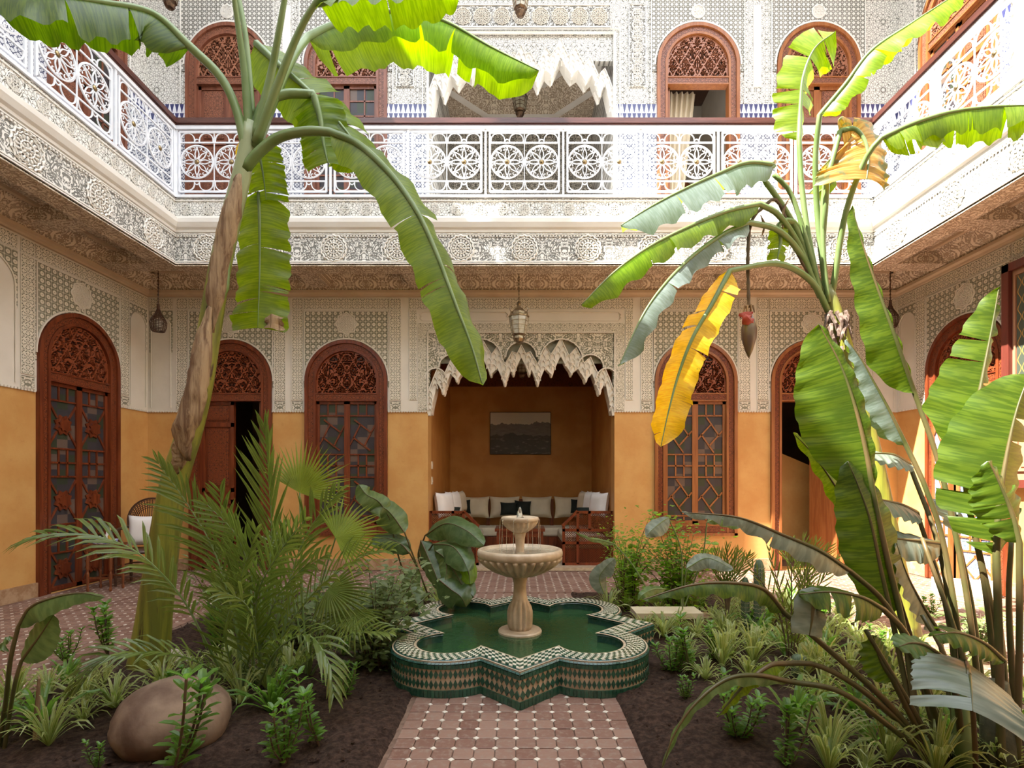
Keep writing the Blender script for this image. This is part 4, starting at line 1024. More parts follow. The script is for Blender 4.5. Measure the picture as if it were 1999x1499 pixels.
b = B(); b.add([(.124*cos(2*pi*k/40), .124*sin(2*pi*k/40), 1.078) for k in range(40)], [tuple(range(40))]); b.build('cup_water', m_bowl, ft)
b = B(); b.lathe([(.03,1.078),(.024,1.10),(.018,1.13),(.012,1.155),(.006,1.175)], 12, mod=lambda a, r, z: r*(1+.25*sin(3*a+z*60))); b.build('water_jet', m_clear, ft, smooth=True)
for k in range(9):
    a = k*.7+.2; x, y = cos(a), sin(a); b = B(); b.tube([(x*.15,y*.15,1.085),(x*.162,y*.162,1.07),(x*.166,y*.166,1.0),(x*.168,y*.168,.9),(x*.17,y*.17,.81)], .0022, 5); b.build('water_thread', m_clear, ft)

# ================================================================ ALCOVE FURNITURE
def lattice_panel(b, x0, x1, z0, z1, p=.036, t=.007, y=0):
    k = -int((z1-z0)/p)-1
    while x0+k*p < x1:
        for s in (1, -1):
            # line x = c + s*(z-z0)
            c = x0+k*p if s > 0 else x1-k*p
            za = z0; zb = z1; xa = c; xb = c+s*(z1-z0)
            if s > 0:
                if xa < x0: za += x0-xa; xa = x0
                if xb > x1: zb -= xb-x1; xb = x1
            else:
                if xa > x1: za += xa-x1; xa = x1
                if xb < x0: zb -= x0-xb; xb = x0
            if zb-za > .01: b.bar((xa,y,za), (xb,y,zb), t, .008)
        k += 1
def bench_end(parent, sgn, x0, x1):
    """openwork end of a bench, cut at the inner top corner; x0 outer"""
    b = B(); Zt, Zc = .90, .66; w_ = abs(x1-x0); X = lambda q: x0+sgn*q
    fr = [((0,.05),(0,Zt)),((0,Zt-.02),(w_-.24,Zt-.02)),((w_-.24,Zt),(w_,Zc)),((w_-.02,Zc),(w_-.02,.05)),((0,.07),(w_,.07)),((w_-.24,.07),(w_-.24,Zt-.02)),((0,.60),(w_,.60)),((0,.40),(w_,.40)),((.35,.60),(.35,Zt))]
    for a, c in fr: b.bar((X(a[0]),0,a[1]), (X(c[0]),0,c[1]), .042, .05)
    o = b.build('end_panel', m_wood, parent); l_ = B()
    for a, c, e, f in ((.02,w_-.26,.62,.88),(.02,w_-.26,.42,.58),(.02,w_-.26,.09,.38),(w_-.22,w_-.04,.42,.58),(w_-.22,w_-.04,.09,.38),(w_-.22,w_-.10,.62,.74)):
        xs = sorted((X(a), X(c))); lattice_panel(l_, xs[0], xs[1], e, f)
    l_.build('lattice', m_wood, o, kind='stuff'); return o
def pillow_me(w_, h, d, mat, pinch=.10):
    b = B(); n_ = 12; vs = []
    for s in (1, -1):
        for j in range(n_+1):
            for i in range(n_+1):
                u, v = 2*i/n_-1, 2*j/n_-1; e = max(0, (1-u**4))*max(0, (1-v**4)); k = 1-pinch*(1-abs(v)**2)*abs(u)**1.0; k2 = 1-pinch*(1-abs(u)**2)*abs(v)
                vs.append((u*w_/2*k, s*d/2*e**.55, v*h/2*k2))
    m_ = (n_+1)**2; fs = []
    for j in range(n_):
        for i in range(n_):
            a = j*(n_+1)+i; fs.append((a, a+n_+1, a+n_+2, a+1)); fs.append((m_+a, m_+a+1, m_+a+n_+2, m_+a+n_+1))
    b.add(vs, fs); o = b.build('cushion', mat, smooth=True); me = o.data; bpy.data.objects.remove(o); return me
def cushion(px, py, d, w_, h, mat, label, dp=.16, rz=0, tilt=-.2, roll=0, cat='cushion', group='cushions on the alcove benches'):
    o = bpy.data.objects.new('cushion', pillow_me(w_, h, dp, mat)); C.objects.link(o); o.location = P(px, py, d); o.rotation_euler = (tilt, roll, rz)
    tag(o, label, cat, group)
def bench(loc_label, x0, x1, y0, y1, front='y', sgn=0):
    t = empty('bench', ((x0+x1)/2, (y0+y1)/2, .05), label=loc_label, cat='bench'); off = t.location
    def bw(name, mat, a): b = B(); b.box(*a); return b.build(name, mat, t, world=True)
    bw('base', m_wood, (x0, x1, y0+(.06 if sgn else 0), y1, .05, .30))
    b = B(); b.box(x0+.01, x1-.01, y0+.03, y1, .30, .47); o = b.build('seat_pad', m_cloth, t, world=True); md = o.modifiers.new('bevel', 'BEVEL'); md.width = .05; md.segments = 4
    return t
bl = bench('lattice-ended bench along the left side of the alcove', -1.40, -.68, 8.30, 10.0)
e_ = bench_end(bl, 1, -1.40, -.645); e_.location = (0-bl.location.x, 8.28-bl.location.y, -.05)
br = bench('lattice-ended bench along the right side of the alcove', .70, 1.44, 8.30, 10.0)
e_ = bench_end(br, -1, 1.44, .665); e_.location = (0-br.location.x, 8.28-br.location.y, -.05)
bb_ = bench('long cream bench against the back of the alcove', -1.40, 1.44, 10.02, 10.73)
for x in (-.64, .02, .64):
    b = B(); b.box(x-.035, x+.035, 10.60, 10.66, .3, 1.0); b.build('back_post', m_wood, bb_, world=True)
for px, w_, lb in ((928, .56, 'leftmost'), (985, .60, 'second from the left'), (1048, .60, 'third from the left'), (1110, .58, 'rightmost')):
    cushion(px, 990, 10.5, w_, .44, m_cloth, 'large square cream back cushion, %s of the four on the back bench' % lb, .22)
cushion(907, 989, 10.25, .24, .28, m_black, 'small black cushion beside the leftmost cream back cushion', .1, rz=.3)
cushion(993, 993, 10.2, .33, .26, m_black, 'black cushion in the middle of the back bench, in front of its twin', .12)
cushion(1020, 991, 10.3, .33, .28, m_black, 'black cushion in the middle of the back bench, behind its twin', .12, roll=.06)
cushion(1126, 988, 10.2, .24, .28, m_black, 'small black cushion in front of the rightmost cream back cushion', .1, rz=-.3)
for px, py, d, m_, rz, lb in ((868, 985, 8.75, m_clothw, 1.2, 'white cushion on the left bench nearest the courtyard'), (884, 982, 9.25, m_clothw, 1.25, 'white cushion on the left bench, middle one'), (896, 980, 9.75, m_cloth, 1.3, 'cream cushion on the left bench deep in the corner'),
    (1169, 985, 8.75, m_clothw, -1.2, 'white cushion on the right bench nearest the courtyard'), (1155, 982, 9.25, m_clothw, -1.25, 'white cushion on the right bench, middle one'), (1142, 980, 9.75, m_cloth, -1.3, 'cream cushion on the right bench deep in the corner')):
    cushion(px, py, d, .50, .42, m_, lb, .2, rz=rz, tilt=-.15)
cushion(884, 996, 8.9, .26, .12, m_black, 'small black cushion lying on the left bench behind its arm', .10, tilt=-.6); cushion(1140, 997, 8.9, .26, .12, m_black, 'small black cushion lying on the right bench behind its arm', .10, tilt=-.6)
tb = empty('low_table', (.0, 9.1, .05), label='low carved wooden table in front of the back bench', cat='table')
b = B(); b.box(-.42, .42, -.28, .28, .47, .52); b.box(-.39, .39, -.25, .25, .45, .47); b.build('table_top', m_woodh, tb)
for a_ in ((-.38, .38, -.25, -.22, .38, .45), (-.38, .38, .22, .25, .38, .45)): b = B(); b.box(*a_); b.build('apron', m_woodh, tb)
b = B(); b.box(-.38, .38, -.25, -.22, .02, .07); b.build('stretcher', m_woodh, tb)
for x in (-.37, -.13, .13, .37):
    for y in (-.235, .235): b = B(); b.box(x-.022, x+.022, y-.022, y+.022, 0, .45); b.build('leg', m_wood, tb)
for k in range(14):
    x = -.325+k*.05
    if min(abs(x-q) for q in (-.13, .13)) < .03: continue
    b = B(); b.lathe([(.008,.07),(.015,.12),(.007,.15),(.016,.22),(.007,.29),(.015,.33),(.008,.38)], 8, (x, -.235, 0)); b.build('spindle', m_wood, tb)
# framed photograph
n = N('grey_mountain_print'); x, y, z = n.xyz(n.coord('Object')); M = n.M
nz_ = n.noise(n.comb(x, 0.0, 0.0), 3.2, 5, .6); ridge = M('ADD', M('MULTIPLY', nz_, .34), .02); r2 = M('ADD', M('MULTIPLY', n.noise(n.comb(x, 5.0, 0.0), 4.5, 4), .3), -.19)
pk = M('MULTIPLY', M('MAXIMUM', M('SUBTRACT', .08, M('ABSOLUTE', M('SUBTRACT', x, .33))), 0.0), .7)
a1 = n.ramp(M('SUBTRACT', z, M('ADD', ridge, pk)), -.006, .006); a2 = n.ramp(M('SUBTRACT', z, r2), -.006, .006)
tex = n.noise(n.comb(x, M('MULTIPLY', z, 3.0)), 7, 5)
m_pic = n.fin(n.mix(a1, n.mix(a2, n.mix(n.ramp(tex, .55, .7), (.04,.035,.035), (.16,.14,.135)), n.mix(tex, (.07,.06,.065), (.20,.175,.18))), (.58,.54,.50)), .5)
pt = empty('photograph', (.01, AB-.0, 2.33), label='black and white mountain photograph hanging in the alcove', cat='picture')
b = B(); b.box(-.62, .62, -.035, 0, -.43, .43); b.build('mount', m_black, pt); b = B(); b.box(-.61, .61, -.042, -.035, -.42, .42); b.build('print', m_pic, pt)
for (px, py, lb) in ((840, 908, 'upper ivory switch plate on the left side of the alcove'), (840, 938, 'lower ivory switch plate on the left side of the alcove')):
    o = empty('switch', (-1.42, 8.5, EYE-(py-VY)*8.5/F), label=lb, cat='switch'); b = B(); b.box(0, .012, -.05, .05, -.06, .06); b.build('plate', m_plastic, o); b = B(); b.box(.012, .018, -.02, .02, -.03, .03); b.build('rocker', m_plastic, o)
o = empty('wall_socket', (-5.43, D-.0, 1.58), label='small ivory double switch on the back wall by the left corner', cat='switch'); b = B(); b.box(-.06, .06, -.012, 0, -.04, .04); b.build('plate', m_plastic, o)
for x in (-.03, .03): b = B(); b.box(x-.018, x+.018, -.02, -.012, -.022, .022); b.build('rocker', m_plastic, o)

# ================================================================ LANTERNS
def lantern(x, y, zb, h, ztop, label, wick=False, mat=None):
    t = empty('hanging_lantern', (x, y, zb), label=label, cat='lantern'); mt = mat or m_lbrass; L = ztop-zb; r = h*.22
    b = B(); b.tube([(0,0,h*.98), (0,0,L)], .006, 6)
    k = 0; z = h+.02
    while z < L-.02: b.tube([(0,0,z), (0,0,z+.02)], [.012,.012], 6); z += .05
    b.build('chain', mt, t)
    if wick:
        b = B()
        prof = [(.02,0),(r*.9,h*.02),(r*1.15,h*.18),(r*1.2,h*.35),(r*.9,h*.5),(r*.45,h*.66),(r*.2,h*.82),(.015,h)]
        for k in range(20):
            a = 2*pi*k/20; b.tube([(rr*cos(a), rr*sin(a), z) for rr, z in prof], .004, 4)
        for z, rr in [(h*.02*q, 0) for q in ()]+[(prof[i][1]*(1-f)+prof[i+1][1]*f, prof[i][0]*(1-f)+prof[i+1][0]*f) for i in range(1, 6) for f in (0, .33, .66)]:
            b.tube([(rr*cos(2*pi*k/20), rr*sin(2*pi*k/20), z) for k in range(20)], .004, 4, closed=True)
        b.build('wicker_shade', mt, t); b = B(); b.lathe([(.02,h*.1),(r*.6,h*.15),(r*.6,h*.4),(.02,h*.45)], 10); b.build('lamp_glass', m_lglass, t); return t
    b = B(); b.lathe([(.02,0),(r*.45,h*.03),(r*.62,h*.10),(r*.55,h*.16),(r*.75,h*.19),(r*.80,h*.20)], 8); b.build('bottom_cup', mt, t)
    b = B(); b.lathe([(r*.72,h*.20),(r*1.0,h*.52),(r*.98,h*.60)], 8); b.build('lamp_glass', m_lglass, t)
    b = B()
    for k in range(8):
        a = 2*pi*k/8; b.tube([(r*.74*cos(a), r*.74*sin(a), h*.20), (r*1.03*cos(a), r*1.03*sin(a), h*.55), (r*1.0*cos(a), r*1.0*sin(a), h*.60)], .006, 4)
        for q in (.3, .4, .5):
            rr = r*(.72+.28*(q-.2)/.32)*1.02; a2 = 2*pi*(k+1)/8; b.tube([(rr*cos(a), rr*sin(a), h*q), (rr*cos(a2), rr*sin(a2), h*q)], .004, 4)
    b.build('cage', mt, t)
    b = B(); b.lathe([(r*1.08,h*.60),(r*1.1,h*.63),(r*.85,h*.66),(r*.8,h*.72),(r*.5,h*.79),(r*.22,h*.84),(r*.16,h*.88),(r*.24,h*.91),(.012,h*.98)], 8); b.build('cap', mt, t)
    for k in range(4):
        a = pi/4+pi/2*k; b = B(); b.tube([(cos(a)*r*1.0,sin(a)*r*1.0,h*.62), (cos(a)*r*1.35,sin(a)*r*1.35,h*.72), (cos(a)*r*1.2,sin(a)*r*1.2,h*.80), (cos(a)*r*.95,sin(a)*r*.95,h*.78)], .006, 4); b.build('scroll_arm', mt, t)
    return t
m_lb2 = basic('pale_brass_lantern', (.36,.30,.19), (.20,.14,.08), 25, .35, .8)
p = P(1013, 670, 7.6); lantern(p.x, p.y, p.z, .62, 4.48, 'brass and glass lantern hanging in front of the alcove arch', mat=m_lb2)
p = P(1019, 738, 9.3); lantern(p.x, p.y, p.z, .50, 3.66, 'dark lantern hanging inside the alcove behind the arch')
p = P(1015, 229, 9.6); lantern(p.x, p.y, p.z, .60, 9.31, 'small bronze lantern hanging in the upper loggia')
p = P(1016, 33, 7.6); lantern(p.x, p.y, p.z, .55, 9.88, 'lantern at the top edge of the view above the loggia')
p = P(331, 18, 7.6); lantern(p.x, p.y, p.z, .55, 9.88, 'lantern tip above the far left corner of the upper gallery')
p = P(309, 648, 7.55); lantern(p.x, p.y, p.z, .40, 4.48, 'woven wicker lantern hanging in the left corner', True, mat=m_rattan)
p = P(1738, 640, 7.6); lantern(p.x, p.y, p.z, .40, 4.48, 'wicker lantern on a chain in the right corner, behind the tall leaf', True, mat=m_rattan)

# ================================================================ CHAIR AND SIDE TABLE, LEFT
ch = empty('armchair', (-5.10, 7.12, 0), radians(12), label='dark rattan armchair with round back by the left door', cat='chair')
b = B()
for k in range(31):
    a = radians(-15+210*k/30); b.tube([(0,.24,.48), (.18*cos(a),.27,.72+.16*sin(a)), (.30*cos(a),.31,.82+.30*sin(a))], .006, 4)
for rr in (.31, .285, .26, .235, .21, .185): b.tube([(rr*cos(radians(-20+220*k/20)), .31-(.31-rr)*.3, .82+rr*sin(radians(-20+220*k/20))) for k in range(21)], .014 if rr > .3 else .005, 6)
for k in range(10): b.tube([(-.30+.01*k,.30,.72-.03*k), (.30-.01*k,.30,.72-.03*k)], .005, 4)
b.build('backrest', m_rattan, ch)
b = B(); b.lathe([(.02,.42),(.27,.42),(.28,.44),(.27,.46),(.02,.465)], 20); b.build('seat', m_rattan, ch)
for s in (-1, 1): b = B(); b.tube([(s*.29,.30,.74), (s*.33,.12,.72), (s*.32,-.15,.68), (s*.27,-.24,.58), (s*.25,-.22,.44)], .02, 8); b.build('armrest', m_rattan, ch)
for x, y in ((-.22,-.20),(.22,-.20),(-.22,.20),(.22,.20)): b = B(); b.lathe([(.016,0),(.02,.1),(.017,.2),(.022,.3),(.02,.43)], 8, (x, y, 0)); b.build('leg', m_rattan, ch)
b = B()
for z in (.12, .25): b.tube([(-.22,-.20,z),(.22,-.20,z),(.22,.20,z),(-.22,.20,z)], .008, 6, closed=True)
b.build('stretcher', m_rattan, ch)
o = bpy.data.objects.new('cushion', pillow_me(.44, .42, .14, m_clothw)); C.objects.link(o); o.location = (-5.11, 7.20, .70); o.rotation_euler = (-.15, 0, radians(12)); tag(o, 'white square cushion propped in the rattan armchair', 'cushion')
m_turn = wood('turned_wood', (.20,.06,.02), (.12,.035,.012))
sd = empty('side_table', (-5.23, 6.66, 0), radians(0), label='small turned-leg wooden table beside the rattan armchair', cat='table')
b = B(); b.box(-.26, .26, -.20, .20, .56, .59); b.build('table_top', m_turn, sd); b = B(); b.box(-.23, .23, -.17, .17, .50, .56); b.build('apron', m_turn, sd)
for x in (-.21, .21):
    for y in (-.15, .15): b = B(); b.lathe([(.018,0),(.026,.03),(.016,.06),(.024,.12),(.026,.22),(.014,.25),(.026,.28),(.026,.42),(.014,.45),(.026,.47),(.024,.56)], 10, (x, y, 0)); b.build('leg', m_turn, sd)
b = B(); b.box(-.2, .2, -.16, -.14, .16, .18); b.box(-.2, .2, .14, .16, .16, .18); b.build('stretcher', m_turn, sd)
sd.scale = (.68, .68, 1)
m_blue = basic('blue_white_glaze', (.10,.14,.35), (.7,.72,.78), 45, .2)
tz = .59
def small(name, x, y, prof, mat, label, cat):
    b = B(); b.lathe(prof, 16); o = b.build(name, mat, None, smooth=True); tag(o, label, cat, loc=(-5.23+x*.8, 6.66+y*.8, tz))
small('tray', 0, 0, [(.01,0),(.12,0),(.13,.015),(.125,.015),(.11,.005),(.01,.004)], m_blue, 'blue patterned round tray on the small side table', 'tray')
small('sugar_bowl', -.09, .0, [(.02,.006),(.035,.01),(.045,.04),(.04,.06),(.012,.075),(.006,.09)], m_blue, 'lidded blue and white bowl at the left of the tray', 'bowl')
small('tea_pot', .0, .03, [(.03,.006),(.05,.03),(.045,.07),(.02,.10),(.012,.12),(.008,.17)], m_clothw, 'white pot with a tall lid in the middle of the tray', 'pot')
small('glass_bottle', .075, .0, [(.025,.006),(.03,.05),(.028,.09),(.010,.12),(.009,.24)], basic('amber_glass', (.45,.30,.05), rough=.15), 'slim amber bottle standing on the tray', 'bottle')
small('cup', .11, .06, [(.012,.006),(.02,.01),(.032,.05),(.03,.05),(.018,.012)], m_blue, 'small blue and white cup at the right of the tray', 'cup')
# picture-like dark stool by left door? (low step) and slabs
o = B(); o.box(-.30, .30, -.13, .13, .15, .20); q = o.build('stone_slab', m_slab, None); tag(q, 'cream stone slab lying beside the right point of the pool', 'slab', loc=(1.34, 4.84, .0))
o = B(); o.box(-.24, .40, -.11, .11, .0, .149); q = o.build('brown_block', m_brick, None); tag(q, 'brown masonry block under the cream slab', 'block', loc=(1.36, 4.86, .0))
md_ = P(1882, 1150, gd(1160)); o = B(); o.box(-.30, .30, -.12, .12, 0, .17); q = o.build('concrete_block', m_slab, None); tag(q, 'long pale block on the sunlit floor at the right', 'block', loc=(md_.x, md_.y, 0)); q.rotation_euler = (0,0,-.5)
# rocks
def rock(px, py_base, d, rx, ry, rz_, mat, label, seed, name='boulder'):
    b = B(); n1, n2 = 28, 18; vs = []; fs = []
    for j in range(n2+1):
        for i in range(n1):
            a = 2*pi*i/n1; e = pi*j/n2-pi/2; v_ = Vector((cos(a)*cos(e), sin(a)*cos(e), sin(e))); q = 1+.07*noise.noise(v_*1.6+Vector((seed,0,0)))+.02*noise.noise(v_*6)
            vs.append((v_.x*rx*q, v_.y*ry*q, v_.z*rz_*q))
    for j in range(n2):
        for i in range(n1): fs.append((j*n1+i, j*n1+(i+1) % n1, (j+1)*n1+(i+1) % n1, (j+1)*n1+i))
    b.add(vs, fs); o = b.build(name, mat, None, smooth=True); p = P(px, py_base, d); tag(o, label, 'stone', loc=(p.x, p.y, rz_*.72)); return o
rock(336, 1480, 2.75, .275, .25, .205, m_rock, 'large round brown boulder in the front left bed', 1)
rock(338, 1290, 3.95, .075, .07, .075, m_pebble, 'pale rounded stone behind the left banana trunk', 2, 'stone')
rock(366, 1297, 3.98, .07, .05, .035, m_pebble, 'flat pale stone beside the rounded one behind the left banana trunk', 3, 'stone')
rock(745, 1373, 3.2, .022, .018, .014, m_pebble, 'grey pebble on the soil left of the path', 4, 'pebble'); rock(708, 1424, 2.95, .018, .014, .012, m_pebble, 'cream pebble on the soil by the path edge', 5, 'pebble')
rock(1350, 1428, 2.95, .015, .012, .010, m_pebble, 'tiny pale pebble on the right soil', 6, 'pebble')
# ================================================================ PLANTS
def bez(pts): return [P(*p) for p in pts]
def blade(b, sp, W, up, fold=.35, curl=.5, n=40, m=4, tears=0, ragged=.04, shape='banana', seed=0, wl=1.0, wr=1.0, wavy=.02, tearw=.05, rnd=None):
    """leaf blade along spine points sp; two halves m columns wide; tears open the halves between veins"""
    rr = random.Random(seed); pts = spline(sp, n); up = Vector(up).normalized(); L = sum((pts[i+1]-pts[i]).length for i in range(n))
    S, NN, T = [], [], []
    for i in range(n+1):
        t = (pts[min(i+1, n)]-pts[max(i-1, 0)]).normalized(); s = t.cross(up)
        if s.length < .05: s = S[-1] if S else t.orthogonal()
        s.normalize()
        if S and s.dot(S[-1]) < 0: s = -s
        T.append(t); S.append(s); NN.append(s.cross(t).normalized())
    def wd(t):
        if shape == 'banana': return min(1, (t/.07)**.5 if t > 0 else 0)*min(1, ((1-t)/.12)**.55 if t < 1 else 0)*(.82+.18*sin(pi*t))
        if shape == 'pointed': return (min(1, t/.22)**.6)*((max(0, 1-t))**.62)*1.25 if t > 0 else 0
        if shape == 'paddle': return max(0, sin(pi*min(1, max(0, t))**.85))**.55
        if shape == 'cut': return min(1, (t/.06)**.5 if t > 0 else 0)*(1 if t < .97 else .9)
    for side, wm in ((1, wl), (-1, wr)):
        tr = sorted(rr.sample(range(3, n-2), min(tears if isinstance(tears, int) else tears[0 if side > 0 else 1], n-6))); groups = []; a = 0
        for k in tr+[n]: groups.append((a, k)); a = k
        ph = rr.uniform(0, 6)
        for gi, (a, c) in enumerate(groups):
            fa = fold+(rr.uniform(-.12, .25) if len(groups) > 1 else 0); ca = curl+(rr.uniform(-.15, .35) if len(groups) > 1 else 0); base = len(b.v); rows = 0
            wg = 1-(rr.uniform(0, .10) if len(groups) > 1 else 0)
            for i in range(a, c+1):
                t = i/n; w_ = W*wm*wd(t)*wg*(1+ragged*sin(i*2.3+ph)*.6+rr.uniform(-ragged, ragged)*.5); p = pts[i].copy(); ang = fa
                sh = 0
                if i == a and a > 0: sh = tearw*rr.uniform(.2, 1)
                if i == c and c < n: sh = -tearw*rr.uniform(.2, 1)
                b.v.append(tuple(p)); b.uv[len(b.v)-1] = (t*L*.6, 0)
                for j in range(1, m+1):
                    d = S[i]*side*cos(ang)-NN[i]*sin(ang); p = p+d*(w_/m); ang += curl*.0+ca/m
                    q = p+NN[i]*(wavy*sin(i*1.1+ph)*(j/m)**2)+T[i]*(sh*(j/m)*W*2+.10*w_*(j/m)**1.5)
                    b.v.append(tuple(q)); b.uv[len(b.v)-1] = (t*L*.6, j/m*side*.5)
                rows += 1
            mm = m+1
            for i in range(rows-1):
                for j in range(m):
                    f = (base+i*mm+j, base+i*mm+j+1, base+(i+1)*mm+j+1, base+(i+1)*mm+j); b.f.append(f if side > 0 else f[::-1])
    return pts
def leaf(parent, mat, spine, W, up=(0,-.3,1), stalk=None, sr=.012, smat=None, name='leaf', lab=None, **k):
    b = B(); pts = blade(b, bez(spine), W, up, **k); o = b.build(name, mat, parent, world=True, smooth=True)
    if lab: o['label'] = lab
    m = B(); st = spline(bez(stalk), 16) if stalk else []; n_ = len(pts)
    allp = st[:-1]+pts if stalk else pts; a = len(allp)
    rs = [sr*(1.25-.25*i/max(1, len(st))) if i < len(st) else sr*max(.15, 1-(i-len(st))/n_*.9) for i in range(a)]
    m.tube(allp, rs, 6); m.build('leaf_stalk', smat or m_stalk, o, smooth=True); m_ = bpy.data.objects
    o.children[0].location = (0,0,0)
    vs_ = o.children[0].data.vertices; off = parent.location
    for v_ in vs_: v_.co -= off
    return o
def plant(name, px, py, d, label, cat='plant', group=None, z=None):
    p = P(px, py, d); return empty(name, (p.x, p.y, .03 if z is None else z), label=label, cat=cat, group=group)

# --- banana tree, left
bt = plant('banana_tree', 290, 1300, 3.85, 'tall banana tree with dry brown sheath leaning up beside the left bed', 'tree')
d0 = 3.86
tp = [(288,1312,75),(312,1120,62),(338,950,56),(368,850,50),(392,750,46),(408,650,44),(428,530,42),(450,430,40),(470,350,38),(482,290,34),(490,240,26)]
b = B(); b.tube(spline([P(a, c, d0) for a, c, _ in tp], 40), [.5*F and .5*(tp[min(int(i/40*(len(tp)-1)), len(tp)-2)][2]*(1-(i/40*(len(tp)-1)) % 1)+tp[min(int(i/40*(len(tp)-1))+1, len(tp)-1)][2]*((i/40*(len(tp)-1)) % 1))*d0/F if i < 40 else .5*tp[-1][2]*d0/F for i in range(41)], 16)
b.build('trunk', m_trunk, bt, world=True, smooth=True)
def sheath(pts, w0, w1, dd, seed):
    rr = random.Random(seed); sp = spline([P(a, c, dd) for a, c in pts], 26); b = B(); m_ = 7
    for i, p in enumerate(sp):
        t = i/26; w_ = (w0+(w1-w0)*t)*min(1, 3*t+.25)*min(1, 4*(1-t)+.12)*dd/F
        for j in range(m_+1): a = -1.3+2.6*j/m_; b.v.append((p.x+w_*sin(a)*.5+rr.uniform(-.004,.004), p.y-w_*.5*cos(a)-.02+rr.uniform(-.008,.008), p.z+rr.uniform(-.006,.006)))
    for i in range(26):
        for j in range(m_): k = i*(m_+1)+j; b.f.append((k, k+1, k+m_+2, k+m_+1))
    o = b.build('dry_sheath', m_sheath, bt, world=True, smooth=True); s_ = o.modifiers.new('s', 'SOLIDIFY'); s_.thickness = .004
sheath([(470,345),(462,400),(447,470),(432,540),(425,600),(418,650)], 40, 36, d0-.06, 3)
sheath([(414,600),(404,660),(395,740),(382,800),(366,850),(372,900)], 30, 56, d0-.10, 4)
sheath([(362,850),(358,890),(350,925)], 40, 20, d0-.06, 6)
b = B(); b.tube(bez([(440,480,d0-.02),(436,560,d0-.05),(425,600,d0-.06)]), [.04,.04,.02], 8); b.build('green_sheath', m_stalk, bt, world=True, smooth=True)
DK = dict(smat=m_stalk, sr=.03)
leaf(bt, L_deep, [(372,92,3.7),(300,28,3.6),(200,5,3.45),(90,-8,3.3),(-30,-10,3.2)], .36, (0,-.35,1), [(482,300,3.85),(462,215,3.82),(430,150,3.78),(372,92,3.7)], fold=.6, curl=.5, tears=(2,2), seed=1, wl=.9, wr=.9, lab='dark shaded leaf crossing the top left corner', **DK)
for i, st in enumerate(([(488,280,3.86),(478,150,3.8),(466,60,3.72),(452,-40,3.6)], [(498,270,3.86),(528,150,3.8),(545,60,3.7),(562,-40,3.6)], [(500,280,3.84),(548,150,3.7),(590,50,3.6),(640,-30,3.5)], [(494,230,3.9),(486,130,3.9),(478,60,3.9),(462,-20,3.9)])):
    b = B(); b.tube(spline(bez(st), 16), [.035-.0012*k for k in range(17)] if i < 3 else .02, 8); b.build('leaf_stalk', m_stalk, bt, world=True, smooth=True)
leaf(bt, L_ban, [(600,72,4.3),(660,45,4.45),(760,22,4.6),(860,38,4.7),(960,92,4.7),(1052,138,4.65)], .42, (0,-.6,1), [(498,290,3.86),(540,180,3.95),(572,110,4.1),(600,72,4.3)], fold=.75, curl=.75, tears=(2,3), seed=5, wl=.55, wr=1.0, tearw=.04, lab='bright backlit leaf reaching over the loggia', **DK)
leaf(bt, L_ban, [(620,5,3.6),(700,-15,3.5),(790,-20,3.45),(900,-40,3.4)], .2, (0,-.2,1), None, fold=.7, curl=.3, tears=(1,1), seed=6, **DK)
leaf(bt, L_ban, [(645,258,3.72),(700,282,3.68),(762,340,3.63),(812,410,3.58),(850,490,3.55),(888,590,3.5),(922,680,3.47),(942,752,3.45)], .215, (.55,-.8,.25), [(478,330,3.84),(505,298,3.82),(545,268,3.79),(600,256,3.75),(645,258,3.72)], fold=.25, curl=.5, tears=(3,4), seed=8, tearw=.02, wl=1.0, wr=1.0, lab='long leaf arching down in front of the railing', **DK)
leaf(bt, L_ban, [(500,85,4.15),(548,130,4.12),(600,175,4.1),(650,225,4.06),(690,275,4.0),(720,320,4.0)], .30, (.3,-.95,.2), None, fold=.25, curl=.35, tears=(4,4), seed=9, tearw=.04, lab='torn leaf behind the leaf stalks', **DK)
leaf(bt, L_ban, [(612,184,4.0),(625,230,4.0),(632,280,3.98),(640,318,3.96)], .20, (0,-1,.1), [(496,260,3.9),(515,205,3.92),(555,184,3.96),(612,184,4.0)], fold=.15, curl=.3, tears=(2,2), seed=10, shape='cut', **DK)
leaf(bt, L_ban, [(500,275,4.0),(512,330,4.02),(520,390,4.03)], .17, (0,-1,0), None, fold=.1, curl=.3, tears=(2,2), seed=12, shape='cut', sr=.014)
leaf(bt, L_ban, [(505,375,4.05),(507,440,4.05),(507,520,4.05),(505,590,4.04),(503,640,4.02)], .225, (0,-1,0), None, fold=.08, curl=.25, tears=(4,5), seed=11, shape='cut', sr=.014, tearw=.02, smat=m_stalk, lab='leaf hanging straight down beside the trunk, its tip brown')
b = B(); blade(b, bez([(530,612,4.0),(530,628,4.0),(528,640,4.0)]), .08, (0,-1,0), n=8, shape='cut', ragged=.3); b.build('withered_tip', m_sheath, bt, world=True)
b = B(); blade(b, bez([(470,270,4.05),(463,330,4.05),(455,400,4.05)]), .04, (0,-1,0), n=16, shape='banana', ragged=.3); b.build('yellow_leaf_edge', L_yel, bt, world=True)

